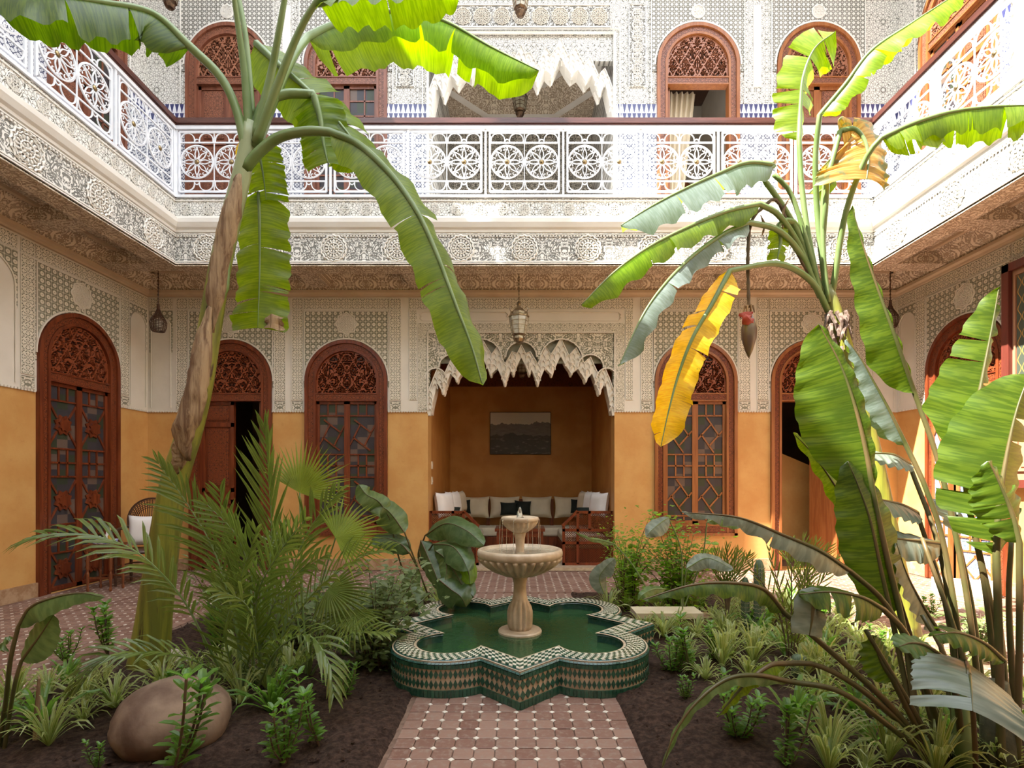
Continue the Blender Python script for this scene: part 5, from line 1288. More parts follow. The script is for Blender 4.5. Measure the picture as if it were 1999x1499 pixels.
# --- banana tree, right
rt = plant('banana_tree', 1760, 1200, 4.7, 'banana tree with hanging flower bud in the right bed', 'tree')
e0 = 4.7
b = B(); sp = spline([P(*q) for q in ((1775,1240,e0),(1745,1100,e0),(1712,930,e0),(1678,780,e0),(1650,680,e0),(1630,610,e0),(1612,560,e0))], 30); b.tube(sp, [.10-.045*i/30 for i in range(31)], 14); b.build('trunk', m_trunk, rt, world=True, smooth=True)
rr = random.Random(4); b = B()
for k in range(26):
    x, y = rr.uniform(1612, 1655), rr.uniform(600, 680); q = P(x, y, e0-.08+rr.uniform(-.04,.1)); dx = rr.uniform(-.05,.05)
    b.tube([q, q+Vector((dx,-.02,-rr.uniform(.04,.12))), q+Vector((dx*1.6,0,-rr.uniform(.1,.22)))], [.018, .014, .003], 5)
b.build('dry_fibres', m_fibre, rt, world=True, kind='stuff')
DR = dict(smat=m_stalk, sr=.022)
leaf(rt, L_ban, [(1560,272,4.6),(1562,215,4.6),(1568,150,4.58),(1590,95,4.55),(1630,62,4.5)], .30, (.25,-1,.15), [(1600,575,4.68),(1578,460,4.66),(1565,360,4.63),(1560,272,4.6)], fold=.45, curl=.25, tears=(6,5), seed=21, tearw=.05, wl=1.1, wr=.75, lab='upright torn leaf with spread fingers', **DR)
leaf(rt, L_ban, [(1600,225,4.4),(1650,165,4.3),(1700,100,4.2),(1780,45,4.1),(1880,-20,4.0)], .17, (-.5,-.3,.8), [(1612,560,4.68),(1596,420,4.6),(1592,310,4.5),(1600,225,4.4)], fold=.55, curl=.5, tears=(4,3), seed=22, wl=1, wr=1.15, tearw=.02, lab='long sunlit leaf slanting to the top edge', **DR)
leaf(rt, L_ban, [(1722,268,4.2),(1790,238,4.1),(1860,218,4.05),(1940,208,4.0),(2040,205,3.95)], .22, (0,-.25,1), [(1625,570,4.68),(1650,420,4.5),(1690,310,4.3),(1722,268,4.2)], fold=1.15, curl=.3, tears=(5,5), seed=23, wl=.8, wr=1.1, tearw=.03, lab='leaf drooping across the right gallery', **DR)
leaf(rt, L_brn, [(1640,256,4.4),(1668,252,4.38),(1688,275,4.36),(1695,310,4.34),(1692,350,4.3)], .40, (0,-1,.15), [(1612,575,4.68),(1606,480,4.62),(1612,400,4.5),(1615,335,4.45)], fold=.05, curl=.7, tears=(4,2), seed=24, wl=1.0, wr=.52, tearw=.03, shape='cut', lab='withered yellow-brown leaf folded over its stalk', **DR)
leaf(rt, L_banf, [(1512,322,4.4),(1458,318,4.35),(1400,340,4.28),(1330,372,4.2),(1268,405,4.15),(1212,440,4.1)], .23, (-.2,-.5,.9), [(1604,570,4.68),(1560,460,4.6),(1520,390,4.5),(1475,330,4.4)], fold=.55, curl=.35, tears=(3,3), seed=25, wl=1.0, wr=1.0, tearw=.03, lab='leaf with painted sky sheen stretching left, topmost of three', **DR)
leaf(rt, L_ban, [(1482,398,4.35),(1420,412,4.25),(1350,440,4.18),(1270,480,4.1),(1200,530,4.05),(1135,595,4.0)], .15, (-.3,-.4,.9), [(1602,575,4.68),(1560,480,4.6),(1520,420,4.45),(1482,398,4.35)], fold=.8, curl=.5, tears=(3,3), seed=26, wl=1.1, wr=1.1, tearw=.02, lab='bright leaf stretching left, second of three', **DR)
leaf(rt, L_banf, [(1462,434,4.35),(1410,458,4.28),(1352,500,4.2),(1300,552,4.12),(1255,615,4.08),(1208,715,4.0)], .13, (-.5,-.4,.7), [(1602,580,4.68),(1565,500,4.6),(1520,450,4.45),(1462,434,4.35)], fold=.7, curl=.5, tears=(3,3), seed=27, wl=1.2, wr=1.0, tearw=.02, lab='leaf drooping left, lowest of three', **DR)
leaf(rt, L_yel, [(1425,528,4.3),(1392,590,4.25),(1352,660,4.2),(1325,730,4.18),(1306,800,4.15),(1290,872,4.12)], .17, (-.5,-.85,.2), [(1618,610,4.68),(1585,550,4.6),(1520,515,4.45),(1425,528,4.3)], fold=.18, curl=.25, tears=(4,5), seed=28, wl=1, wr=1, tearw=.03, lab='yellow dying leaf hanging in front of the arches', **DR)
leaf(rt, L_ban, [(1520,440,4.5),(1524,470,4.5),(1518,505,4.5)], .09, (0,-1,0), [(1590,560,4.68),(1560,450,4.6),(1535,430,4.52),(1520,440,4.5)], fold=.2, curl=.3, tears=(1,1), seed=29, shape='cut', n=16, **DR)
leaf(rt, L_ban, [(1600,340,4.6),(1625,352,4.6),(1592,380,4.6)], .08, (0,-1,0), None, fold=.2, curl=.3, tears=1, seed=30, shape='cut', n=12, **DR)
b = B()
for st in ([(1618,590,4.66),(1608,500,4.6),(1606,400,4.55),(1615,330,4.5)], [(1606,590,4.68),(1580,490,4.6),(1545,380,4.55),(1510,340,4.5)]):
    b = B(); b.tube(spline(bez(st), 14), .02, 7); b.build('leaf_stalk', m_stalk, rt, world=True, smooth=True)
for st in ([(1540,388,4.5),(1530,410,4.5),(1528,450,4.5)], [(1485,420,4.45),(1492,440,4.45),(1487,462,4.45)]):
    b = B(); b.tube(spline(bez(st), 8), [.004,.006,.010,.012,.010,.008,.010,.006,.002], 5); b.build('shrivelled_leaf', m_sheath, rt, world=True)
b = B(); st = spline(bez([(1600,565,4.68),(1560,500,4.6),(1520,395,4.5),(1490,405,4.45),(1466,435,4.4),(1460,500,4.4),(1461,560,4.4),(1462,600,4.4)]), 40)
b.tube(st, [.012 if i % 2 else .016 for i in range(41)], 7); b.build('flower_stalk', m_twig, rt, world=True)
q = P(1462, 605, 4.4); fl_ = B(); fl_.lathe([(.004,-.40),(.03,-.34),(.058,-.24),(.062,-.16),(.045,-.08),(.02,-.02)], 16, tuple(q)); fl_.build('flower_bud', m_budp, rt, world=True, smooth=True)
b = B(); blade(b, [q+Vector((.03,-.02,-.02)), q+Vector((-.05,-.05,-.03)), q+Vector((-.11,-.06,-.05))], .075, (.1,-.6,.7), n=12, fold=.7, curl=.8, shape='paddle'); b.build('red_bract', m_budr, rt, world=True, smooth=True)
b = B(); blade(b, [q+Vector((-.06,-.05,-.04)), q+Vector((-.03,-.07,-.09)), q+Vector((.02,-.05,-.13))], .06, (0,-1,.1), n=12, fold=.3, curl=.8, shape='paddle'); b.build('red_bract', m_budr, rt, world=True, smooth=True)
b = B()
for k in range(8): a = k*.8; b.tube([q+Vector((0,0,.03)), q+Vector((.035*cos(a),.035*sin(a),.03)), q+Vector((.045*cos(a),.045*sin(a),-.02-.01*(k % 3)))], [.008,.009,.004], 5)
b.build('dried_flowers', m_sheath, rt, world=True, kind='stuff')

# --- tall paddle-leaved clump, right foreground
s_ = plant('bird_of_paradise', 1880, 1470, 2.7, 'huge clump of paddle-leaved bird of paradise at the right edge', 'plant')
G0 = (1880, 1490)
def pad(sp, W, stalk, mat=L_deep, sr=.013, sm=m_stalkd, **k):
    kk = dict(fold=.25, curl=.3, tears=0, wavy=.01, ragged=.01, shape='paddle'); kk.update(k)
    return leaf(s_, mat, sp, W, kk.pop('up', (0,-1,.1)), stalk, sr=sr, smat=sm, **kk)
pad([(1786,768,2.9),(1748,660,2.85),(1712,560,2.85),(1685,480,2.85),(1663,402,2.85)], .165, [(1925,1480,2.75),(1890,1180,2.8),(1840,930,2.85),(1786,768,2.9)], lab='tall dark upright leaf against the corner of the back wall', up=(0,-1,0), seed=41, shape='pointed', wl=.12, wr=1.0, fold=.05, curl=.2)
pad([(1704,960,2.8),(1690,880,2.8),(1668,790,2.8),(1640,710,2.8),(1598,632,2.8)], .29, [(1800,1490,2.6),(1768,1250,2.7),(1730,1080,2.75),(1702,955,2.8)], L_deep, lab='broad bright green upright leaf in front of the right banana trunk', up=(-.05,-1,.05), seed=42, wl=.22, wr=1.0, fold=.1, shape='paddle', sr=.014)
pad([(1740,1200,2.72),(1722,1120,2.74),(1700,1020,2.76),(1680,960,2.78),(1655,900,2.8)], .17, [(1800,1490,2.6),(1765,1320,2.7),(1740,1200,2.72)], L_deep, lab='lower broad leaf under the bright one', seed=43, wl=1, wr=1)
pad([(1768,868,2.95),(1735,800,2.95),(1705,745,2.95),(1680,700,2.95),(1652,662,2.95)], .13, [(1905,1480,2.8),(1850,1100,2.9),(1810,960,2.9),(1768,868,2.95)], L_banf, lab='leaf with bluish painted sky sheen between the two tallest', up=(.5,-.6,.6), fold=.6, curl=.5, seed=44, shape='pointed')
pad([(1752,1160,3.0),(1690,1060,3.0),(1640,965,3.0),(1590,890,3.0),(1548,845,3.0)], .12, [(1860,1480,2.8),(1790,1280,2.9),(1752,1160,3.0)], L_ban, lab='long lime leaf leaning left past the open door', up=(.3,-.9,.3), seed=45, wl=1.2, wr=.6)
pad([(1884,885,2.5),(1905,800,2.5),(1925,700,2.5),(1940,620,2.5),(1950,560,2.5)], .17, [(1950,1490,2.5),(1945,1250,2.5),(1890,980,2.5),(1884,885,2.5)], L_deep, lab='ragged upright leaf in front of the right arch', up=(0,-1,0), tears=(5,2), seed=46, tearw=.05, wl=.5, wr=1.2, shape='pointed')
pad([(1945,1085,2.4),(1950,990,2.4),(1965,890,2.4),(1985,800,2.4),(2010,730,2.4)], .22, [(1955,1495,2.4),(1950,1250,2.4),(1945,1085,2.4)], L_deep, lab='large torn leaf cut by the right edge', up=(0,-1,0), tears=(3,3), seed=47, tearw=.05, wl=.9, wr=1.2, sr=.016, shape='paddle')
pad([(1990,1060,2.3),(1975,1000,2.3),(1950,940,2.3),(1930,900,2.3)], .14, [(1985,1495,2.4),(1990,1250,2.35),(1990,1060,2.3)], L_deep, up=(.2,-1,0), tears=(2,2), seed=48)
pad([(1868,1045,3.1),(1870,1010,3.05),(1860,985,3.0),(1840,975,2.95)], .13, [(1935,1480,2.9),(1900,1200,3.0),(1868,1045,3.1)], L_glau, lab='grey leaf held level above the sunlit floor', up=(0,-.5,1), fold=.3, seed=49)
pad([(1790,1000,3.2),(1760,985,3.1),(1720,975,3.0),(1690,965,2.95)], .14, [(1880,1480,2.9),(1850,1200,3.0),(1790,1000,3.2)], L_glau, up=(0,-.6,1), seed=50)
pad([(1775,905,3.2),(1745,888,3.1),(1710,885,3.05),(1685,890,3.0)], .12, [(1890,1480,2.9),(1840,1100,3.0),(1775,905,3.2)], L_glau, up=(0,-.6,1), seed=51)
pad([(1838,1060,3.0),(1790,1055,2.9),(1745,1050,2.85),(1705,1040,2.8)], .14, [(1870,1480,2.8),(1860,1220,2.9),(1838,1060,3.0)], L_glau, up=(.1,-.8,.7), seed=52, fold=.35, tears=(2,2))
pad([(1830,1230,2.9),(1800,1180,2.85),(1770,1120,2.8),(1750,1060,2.8)], .11, [(1865,1480,2.75),(1850,1330,2.8),(1830,1230,2.9)], L_glau, up=(.5,-.7,.6), seed=53)
pad([(1660,1115,2.7),(1600,1075,2.6),(1530,1045,2.55),(1440,1010,2.5),(1330,1000,2.45)], .10, [(1840,1490,2.6),(1790,1300,2.65),(1730,1180,2.7),(1660,1115,2.7)], L_glau, lab='long grey leaf reaching left across the right window', up=(0,-.6,.9), fold=.55, curl=.4, seed=54, shape='pointed', tears=(1,2))
pad([(1530,1195,2.55),(1490,1150,2.5),(1430,1138,2.45),(1350,1142,2.4),(1250,1172,2.35)], .085, [(1830,1495,2.5),(1740,1380,2.5),(1620,1270,2.52),(1530,1195,2.55)], L_deep, lab='arching green leaf nearest the cream slab', up=(0,-.3,1), fold=.6, curl=.5, seed=55, shape='pointed', tears=(1,1))
pad([(1725,1190,2.5),(1680,1165,2.45),(1620,1155,2.4),(1560,1160,2.38)], .13, [(1860,1495,2.5),(1810,1350,2.5),(1770,1240,2.5),(1725,1190,2.5)], L_deep, lab='torn green leaf arching over the middle of the right bed', up=(0,-.5,.9), fold=.4, curl=.4, seed=56, tears=(3,3), tearw=.08)
pad([(1610,1185,2.4),(1590,1180,2.38),(1585,1210,2.38),(1580,1240,2.38)], .08, None, L_glau, up=(0,-1,.2), seed=57, shape='cut', n=14)
pad([(1540,1330,2.45),(1480,1318,2.4),(1420,1325,2.35),(1360,1370,2.3),(1318,1430,2.28),(1292,1500,2.26)], .045, [(1850,1510,2.45),(1740,1420,2.45),(1640,1350,2.45),(1540,1330,2.45)], L_yel if False else L_mid, lab='narrow leaf bending down onto the soil by the path', up=(-.3,-.5,.7), fold=.6, curl=.4, seed=58, shape='pointed')
pad([(1535,1295,2.5),(1500,1300,2.45),(1450,1340,2.4),(1400,1400,2.38)], .05, [(1850,1500,2.5),(1700,1360,2.5),(1600,1300,2.5),(1535,1295,2.5)], L_ban, lab='yellowing narrow leaf above the soil', up=(-.3,-.5,.7), fold=.6, seed=59, shape='pointed')
pad([(1886,1292,2.35),(1892,1312,2.22),(1896,1345,2.1),(1899,1388,2.02)], .20, [(1905,1500,2.3),(1900,1400,2.25),(1893,1340,2.2),(1890,1300,2.2)], L_glau, lab='wide pale grey leaf bent over in the lower right', up=(-.40,-.85,.42), seed=61, shape='cut', tears=(1,0), fold=.12, curl=.35, ragged=.05, sr=.009)
pad([(1850,1290,2.4),(1810,1262,2.4),(1780,1255,2.38),(1755,1262,2.35)], .10, [(1880,1495,2.5),(1870,1380,2.4),(1850,1290,2.4)], L_mid, up=(0,-.5,.9), seed=62)
pad([(1960,1290,2.3),(1920,1255,2.3),(1870,1235,2.28),(1820,1240,2.25)], .10, None, L_deep, up=(0,-.4,.9), seed=63, tears=(2,1))
pad([(1745,1330,2.5),(1725,1300,2.5),(1712,1270,2.5),(1705,1240,2.5)], .09, [(1830,1500,2.5),(1780,1400,2.5),(1745,1330,2.5)], L_deep, up=(.2,-1,.2), seed=64)
for i, st in enumerate(([(1960,1500,2.5),(1930,1200,2.5),(1905,1050,2.5)], [(1990,1500,2.45),(1970,1200,2.45),(1975,1050,2.45)], [(1870,1500,2.6),(1850,1300,2.6),(1800,1200,2.7)], [(1845,1500,2.5),(1790,1400,2.5),(1690,1230,2.5)], [(1940,1500,2.6),(1880,1280,2.7),(1800,1050,2.9)], [(1975,1500,2.7),(1960,1300,2.7),(1940,1100,2.7)])):
    b = B(); b.tube(spline(bez(st), 14), [.017-.0005*k for k in range(15)], 7); b.build('leaf_stalk', m_stalkd, s_, world=True, smooth=True)
b = B(); b.tube(bez([(1955,1560,2.45),(1950,1440,2.45),(1942,1330,2.45)]), [.075,.07,.05], 12); b.build('trunk', basic('grey_green_trunk', (.10,.10,.055), (.06,.06,.035), 20, .7, 0, .4, 40), s_, world=True, smooth=True)
b = B(); b.tube(bez([(1890,1560,2.45),(1882,1450,2.45),(1872,1350,2.45)]), [.045,.045,.03], 10); b.build('trunk', m_stalk, s_, world=True, smooth=True)

# --- two young paddle leaves, left foreground
yl = plant('young_paddle_plant', 40, 1480, 2.7, 'young paddle-leaved plant with two leaves at the left edge', 'plant')
leaf(yl, L_mid, [(35,1225,2.6),(60,1185,2.6),(110,1165,2.6),(160,1158,2.6),(205,1166,2.6)], .10, (-.3,-.5,.8), [(-8,1500,2.7),(10,1380,2.65),(20,1290,2.6),(35,1225,2.6)], sr=.009, smat=m_stalkd, fold=.6, curl=.3, shape='pointed', seed=71, wavy=.003, ragged=.01, lab='longer upper leaf with its tip drooping right')
leaf(yl, L_mid, [(42,1290,2.6),(60,1265,2.6),(82,1235,2.6),(105,1200,2.6)], .105, (-.2,-1,.3), [(0,1520,2.7),(18,1400,2.65),(30,1330,2.6),(42,1290,2.6)], sr=.008, smat=m_stalkd, fold=.2, curl=.2, shape='paddle', seed=72, wavy=.003, ragged=.01)
leaf(yl, L_mid, [(-5,1262,2.6),(5,1255,2.6),(16,1250,2.6)], .05, (0,-.6,.8), None, sr=.005, fold=.3, shape='paddle', seed=73, n=12)
b = B(); b.tube(bez([(70,1500,2.75),(72,1400,2.75),(76,1325,2.75)]), [.018,.014,.006], 8); b.build('dry_stub', m_sheath, yl, world=True)

# --- feather palms
def frond(parent, sp, L0, n=34, up=(0,-.3,1), mat=L_palm, droop=.25, ang=.75, w_=.011, seed=0, start=.18, lab=None, rmat=None, vee=.35, sides=(1,-1)):
    rr = random.Random(seed); pts = spline(bez(sp), n*2); N_ = n*2; up = Vector(up).normalized(); b = B()
    i = int(N_*start); k = 0
    while i <= N_:
        p = pts[i]; t = (pts[min(i+1,N_)]-pts[max(i-1,0)]).normalized(); s = t.cross(up).normalized(); nn = s.cross(t).normalized(); q = i/N_
        ln = L0*(.45+.75*sin(pi*min(1, (q-start)/(1-start)*.8+.12)))*(1-.35*max(0, q-.75)/.25)
        for sd in sides:
            a = ang*(1-.45*q)+rr.uniform(-.10,.10); d = (t*cos(a)+s*sd*sin(a)+nn*(vee+rr.uniform(-.15,.15))).normalized(); L = ln*rr.uniform(.85,1.1)
            c = d.cross(nn).normalized()*w_*rr.uniform(.8,1.2); g = Vector((0,0,-1))
            p1 = p+d*L*.35; p2 = p+d*L*.7+g*L*droop*.3; p3 = p+d*L+g*L*droop; k0 = len(b.v)
            for pp, ww in ((p,.35),(p1,1),(p2,.8),(p3,.05)):
                b.v += [tuple(pp-c*ww+nn*w_*.35*ww), tuple(pp), tuple(pp+c*ww+nn*w_*.35*ww)]
                for u in (0, .5, 1): b.uv[len(b.v)-3+int(u*2)] = (rr.random()*.0+k*.37 % 1, u)
            for r_ in range(3):
                for h in range(2): b.f.append((k0+r_*3+h, k0+r_*3+h+1, k0+r_*3+h+4, k0+r_*3+h+3))
            k += 1
        i += 2
    o = b.build('frond', mat, parent, world=True)
    if lab: o['label'] = lab
    m = B(); m.tube(pts, [.009*(1-.75*i/N_) for i in range(N_+1)], 5); r = m.build('rachis', rmat or m_stalk, o, world=False); off = parent.location
    for v_ in r.data.vertices: v_.co -= off
    return o
pp_ = plant('feather_palm', 470, 1340, 3.5, 'feathery date palm filling the left bed', 'palm')
frond(pp_, [(440,1330,3.4),(400,1250,3.3),(350,1160,3.2),(270,1080,3.1),(180,1045,3.05),(90,1045,3.0),(40,1062,3.0)], .24, 34, seed=1, up=(-.2,-.5,.9), lab='long frond arching left in front of the trunk', w_=.012, start=.32, vee=.15)
frond(pp_, [(500,1340,3.6),(518,1200,3.6),(530,1050,3.6),(525,940,3.6),(518,830,3.6)], .34, 34, seed=2, up=(0,-1,.1), lab='tallest upright frond', droop=.02, ang=.55, start=.25)
frond(pp_, [(480,1340,3.5),(455,1200,3.5),(420,1080,3.5),(370,990,3.5),(310,905,3.5)], .30, 30, seed=3, up=(0,-1,.4), droop=.15)
frond(pp_, [(520,1340,3.5),(560,1230,3.4),(620,1150,3.3),(700,1090,3.2),(760,1075,3.15)], .26, 30, seed=4, up=(.1,-.6,.8), droop=.2)
frond(pp_, [(500,1340,3.5),(520,1220,3.4),(560,1140,3.3),(640,1080,3.2)], .26, 26, seed=5, up=(0,-.8,.5))
frond(pp_, [(470,1350,3.4),(440,1240,3.3),(470,1130,3.2),(500,1040,3.15)], .28, 28, seed=6, up=(-.3,-1,.1), droop=.1)
frond(pp_, [(480,1340,3.5),(470,1180,3.55),(440,1060,3.6),(430,960,3.6)], .30, 30, seed=7, up=(.2,-1,0), droop=.08)
frond(pp_, [(540,1350,3.5),(600,1290,3.3),(680,1240,3.15),(760,1235,3.05)], .22, 24, seed=8, up=(0,-.4,1))
frond(pp_, [(480,1350,3.4),(380,1290,3.1),(290,1275,2.95),(200,1290,2.85),(150,1350,2.8)], .22, 28, seed=9, up=(0,-.4,1), droop=.35, lab='low frond hanging over the soil behind the boulder')
frond(pp_, [(500,1350,3.4),(540,1270,3.2),(600,1240,3.05),(640,1290,2.95),(650,1350,2.9)], .20, 24, seed=10, up=(.3,-.4,.9), droop=.35)
frond(pp_, [(510,1330,3.6),(560,1150,3.7),(600,1040,3.75),(660,960,3.8)], .30, 28, seed=11, up=(0,-1,.3), droop=.12)
frond(pp_, [(480,1350,3.4),(500,1250,3.2),(480,1180,3.0),(420,1150,2.9)], .22, 22, seed=12, up=(0,-.7,.6), droop=.3)
frond(pp_, [(520,1350,3.45),(500,1180,3.3),(545,1080,3.2),(600,1010,3.1)], .26, 26, seed=13, up=(.2,-.9,.3), droop=.12)
frond(pp_, [(470,1350,3.45),(500,1200,3.35),(470,1060,3.3),(400,980,3.3)], .26, 26, seed=14, up=(-.2,-.9,.3), droop=.12)
for k in range(7):
    b = B(); x = 470+k*12; b.tube(bez([(x,1350,3.5),(x-4+k*2,1250,3.5),(x-20+k*8,1150,3.5)]), [.016,.011,.007], 6); b.build('stem', m_stalk, pp_, world=True)
# --- fan palm
def fan(parent, hub, R_, a0, a1, mat=L_fan, n=22, tilt=(0,-1,.2), stalk=None, seed=0, lab=None, notch=.45):
    rr = random.Random(seed); h = P(*hub); nv = Vector(tilt).normalized(); X = Vector((1,0,0)); X = (X-nv*X.dot(nv)).normalized(); Y = nv.cross(X)*-1
    if Y.z < 0: Y = -Y
    b = B()
    for k in range(n):
        a = radians(a0+(a1-a0)*(k+.5)/n); da = radians((a1-a0)/n)*.5; L = R_*rr.uniform(.88,1.05)*(1-.2*abs((k+.5)/n-.5)*2)
        k0 = len(b.v)
        def q(r, aa, lift): return h+(X*cos(aa)+Y*sin(aa))*r+nv*lift
        dr = Vector((0,0,-1))*L*.10*rr.uniform(.3,1.3)
        b.v += [tuple(h), tuple(q(L*notch, a-da, 0)), tuple(q(L*notch, a, .008)), tuple(q(L*notch, a+da, 0)), tuple(q(L*.72, a-da*.35, 0)+dr*.3), tuple(q(L*.72, a, .006)+dr*.3), tuple(q(L*.72, a+da*.35, 0)+dr*.3), tuple(q(L, a, 0)+dr)]
        for i, u in enumerate((.5,0,.5,1,0,.5,1,.5)): b.uv[k0+i] = (k*.4, u+k)
        for f in ((0,1,2),(0,2,3),(1,4,5,2),(2,5,6,3),(4,7,5),(5,7,6)): b.f.append(tuple(i+k0 for i in f))
    o = b.build('fan_leaf', mat, parent, world=True)
    if lab: o['label'] = lab
    if stalk:
        m = B(); m.tube(spline(bez(stalk+[hub]), 12), [.010-.0004*i for i in range(13)], 6); r = m.build('leaf_stalk', m_stalk, o)
        for v_ in r.data.vertices: v_.co -= parent.location
    return o
fp = plant('fan_palm', 600, 1330, 3.7, 'fan palm with pleated yellow-green leaves behind the feather palm', 'palm')
fan(fp, (585,962,3.9), .46, -20, 150, seed=1, stalk=[(600,1330,3.7),(590,1150,3.8)], lab='upright fan in front of the left window', tilt=(.1,-1,.1), n=30)
fan(fp, (655,1050,3.5), .40, -60, 130, seed=2, stalk=[(600,1330,3.7),(620,1170,3.6)], tilt=(.3,-.8,.6), lab='bright fan tilted toward the fountain', n=28)
fan(fp, (640,1150,3.4), .34, -110, 60, seed=3, stalk=[(600,1330,3.7)], tilt=(.2,-.8,.5), mat=L_palm)
fan(fp, (690,1190,3.4), .30, -170, 10, seed=4, stalk=[(600,1330,3.7)], tilt=(.2,-.7,.7), mat=L_palm)
fan(fp, (560,1080,3.8), .35, 20, 200, seed=5, stalk=[(600,1330,3.7)], tilt=(-.1,-1,.2), mat=L_palm)

# --- generic leafy bushes (each leaf small: one foliage part, stems a part)
def bush(name, px, py, d, wpx, hpx, nl, ls, label, mat=L_sage, seed=0, cat='shrub', group=None, shape='oval', stems=7, upw=.3, wide=.45, fill=0.0):
    t = plant(name, px, py, d, label, cat, group); rr = random.Random(seed); W_, H_ = wpx*d/F/2, hpx*d/F; base = Vector(t.location)
    f = B(); st = B(); ends = []
    for k in range(stems):
        a = rr.uniform(0, 2*pi); r = rr.uniform(.25, 1); tip = Vector((W_*r*cos(a), W_*.6*r*sin(a), H_*rr.uniform(.55, 1)*(1-.25*r)))
        mid = Vector((tip.x*.35, tip.y*.35, tip.z*.55)); sp = spline([Vector((tip.x*.08,tip.y*.08,-.03)), mid, tip], 10); st.tube(sp, [.007*(1-.07*i) for i in range(11)], 5); ends.append(sp)
    for k in range(nl):
        sp = ends[k % stems]; i = rr.randint(2, 10); c = sp[i]+Vector((rr.gauss(0,.16)*W_, rr.gauss(0,.14)*W_, rr.gauss(0,.07)*H_)); c.z = max(.01, c.z)
        a = rr.uniform(0, 2*pi); dv = Vector((cos(a), sin(a), rr.uniform(-.3,.6)+upw)).normalized(); L = ls*rr.uniform(.6,1.2)
        sd = dv.cross(Vector((rr.uniform(-.3,.3), rr.uniform(-.3,.3)-.3, 1))).normalized()*L*wide/1.6; nn = sd.cross(dv).normalized(); k0 = len(f.v)
        if shape == 'oval': pr = ((0,.0),(.3,.8),(.62,.75),(1,0))
        else: pr = ((0,.0),(.25,.5),(.6,.42),(1,0))
        for q, ww in pr:
            p = c+dv*L*q-Vector((0,0,1))*L*.18*q*q
            f.v += [tuple(p-sd*ww+nn*L*.08*ww), tuple(p), tuple(p+sd*ww+nn*L*.08*ww)]
            for u in (0,.5,1): f.uv[len(f.v)-3+int(u*2)] = (k*.31 % 1+q*.2, u)
        for r_ in range(3):
            for h in range(2): f.f.append((k0+r_*3+h, k0+r_*3+h+1, k0+r_*3+h+4, k0+r_*3+h+3))
    f.build('foliage', mat, t, kind='stuff'); st.build('stems', m_twig, t, kind='stuff'); return t
bush('leafy_shrub', 735, 1290, 3.8, 240, 250, 1300, .07, 'dense dull-green shrub between the fan palm and the pool', L_sage, 1, stems=16)
bush('leafy_shrub', 690, 1210, 4.6, 200, 150, 420, .08, 'shrub growing behind the dense one left of the pool', L_sage, 2, stems=10)
bush('leafy_shrub', 560, 1290, 4.2, 240, 150, 500, .08, 'shrub hidden among the feather palm stems', L_sage, 3, stems=12)
bush('leafy_shrub', 425, 1270, 4.6, 150, 190, 260, .09, 'narrow-leaved shrub behind the left banana trunk', L_palm, 4, shape='lance', stems=12, upw=.8)
bush('feathery_shrub', 1225, 1180, 5.7, 150, 210, 1500, .045, 'fine-leaved bushy plant right of the alcove front', L_lime, 5, stems=14)
bush('feathery_shrub', 1330, 1180, 5.4, 200, 190, 1500, .045, 'fine-leaved bushy plant below the right window', L_bush, 6, stems=14)
bush('lime_shrub', 1320, 1130, 5.3, 210, 235, 800, .06, 'airy lime-green shrub rising before the right window', L_lime, 7, stems=9, wide=.8)
bush('lime_shrub', 1235, 1130, 5.6, 110, 200, 300, .06, 'airy lime-green shrub beside the alcove edge', L_lime, 8, stems=5, wide=.8)
bush('papyrus', 1215, 1195, 5.4, 70, 160, 300, .10, 'papyrus-like tuft behind the pool', L_lime, 9, shape='lance', stems=14, upw=.3, wide=.15)
bush('papyrus', 425, 1290, 4.1, 60, 140, 260, .12, 'grassy papyrus tuft just right of the left banana trunk', L_bush, 10, shape='lance', stems=16, upw=1.2, wide=.12)
bush('leafy_shrub', 1910, 1270, 4.0, 170, 130, 260, .08, 'dark-leaved shrub among the stalks at right', L_sage, 12, stems=10)
# broad dark leaves left of the fountain
ph = plant('broad_leaved_plant', 880, 1170, 5.3, 'dark plant with broad drooping leaves left of the fountain', 'plant')
def bl(sp, W, stalk, **k):
    kk = dict(fold=.35, curl=.35, shape='paddle', wavy=.012, ragged=.03, n=20); kk.update(k); leaf(ph, kk.pop('mat', L_phil), sp, W, kk.pop('up', (0,-.7,.6)), stalk, sr=.008, smat=m_stalkd, **kk)
bl([(830,1045,5.2),(870,1022,5.1),(910,1035,5.0),(945,1065,4.9)], .17, [(880,1170,5.3),(820,1090,5.3),(830,1045,5.2)], seed=1, lab='long leaf pointing at the fountain bowl')
bl([(845,1062,5.1),(880,1065,5.0),(900,1085,4.9),(915,1115,4.8)], .16, [(880,1170,5.3),(830,1100,5.2),(845,1062,5.1)], seed=2)
bl([(822,1055,5.2),(835,1085,5.1),(850,1120,5.0),(860,1150,4.9)], .14, [(880,1170,5.3),(820,1100,5.2),(822,1055,5.2)], seed=3, up=(-.3,-1,.2))
bl([(870,1090,5.0),(890,1120,4.95),(905,1145,4.9),(925,1165,4.85)], .15, None, seed=4, up=(.2,-1,.3))
bl([(895,1085,5.0),(908,1100,5.0),(915,1120,4.95),(918,1140,4.9)], .11, None, seed=5, up=(.3,-1,.2), mat=L_lime)
bl([(850,1075,5.0),(868,1090,5.0),(872,1112,4.95),(868,1135,4.9)], .09, None, seed=6, up=(0,-1,.2), mat=L_mid)
bl([(760,1010,5.0),(740,980,4.95),(715,965,4.9),(700,945,4.9)], .13, [(850,1200,5.2),(790,1120,5.1),(760,1010,5.0)], seed=7, mat=L_mid)
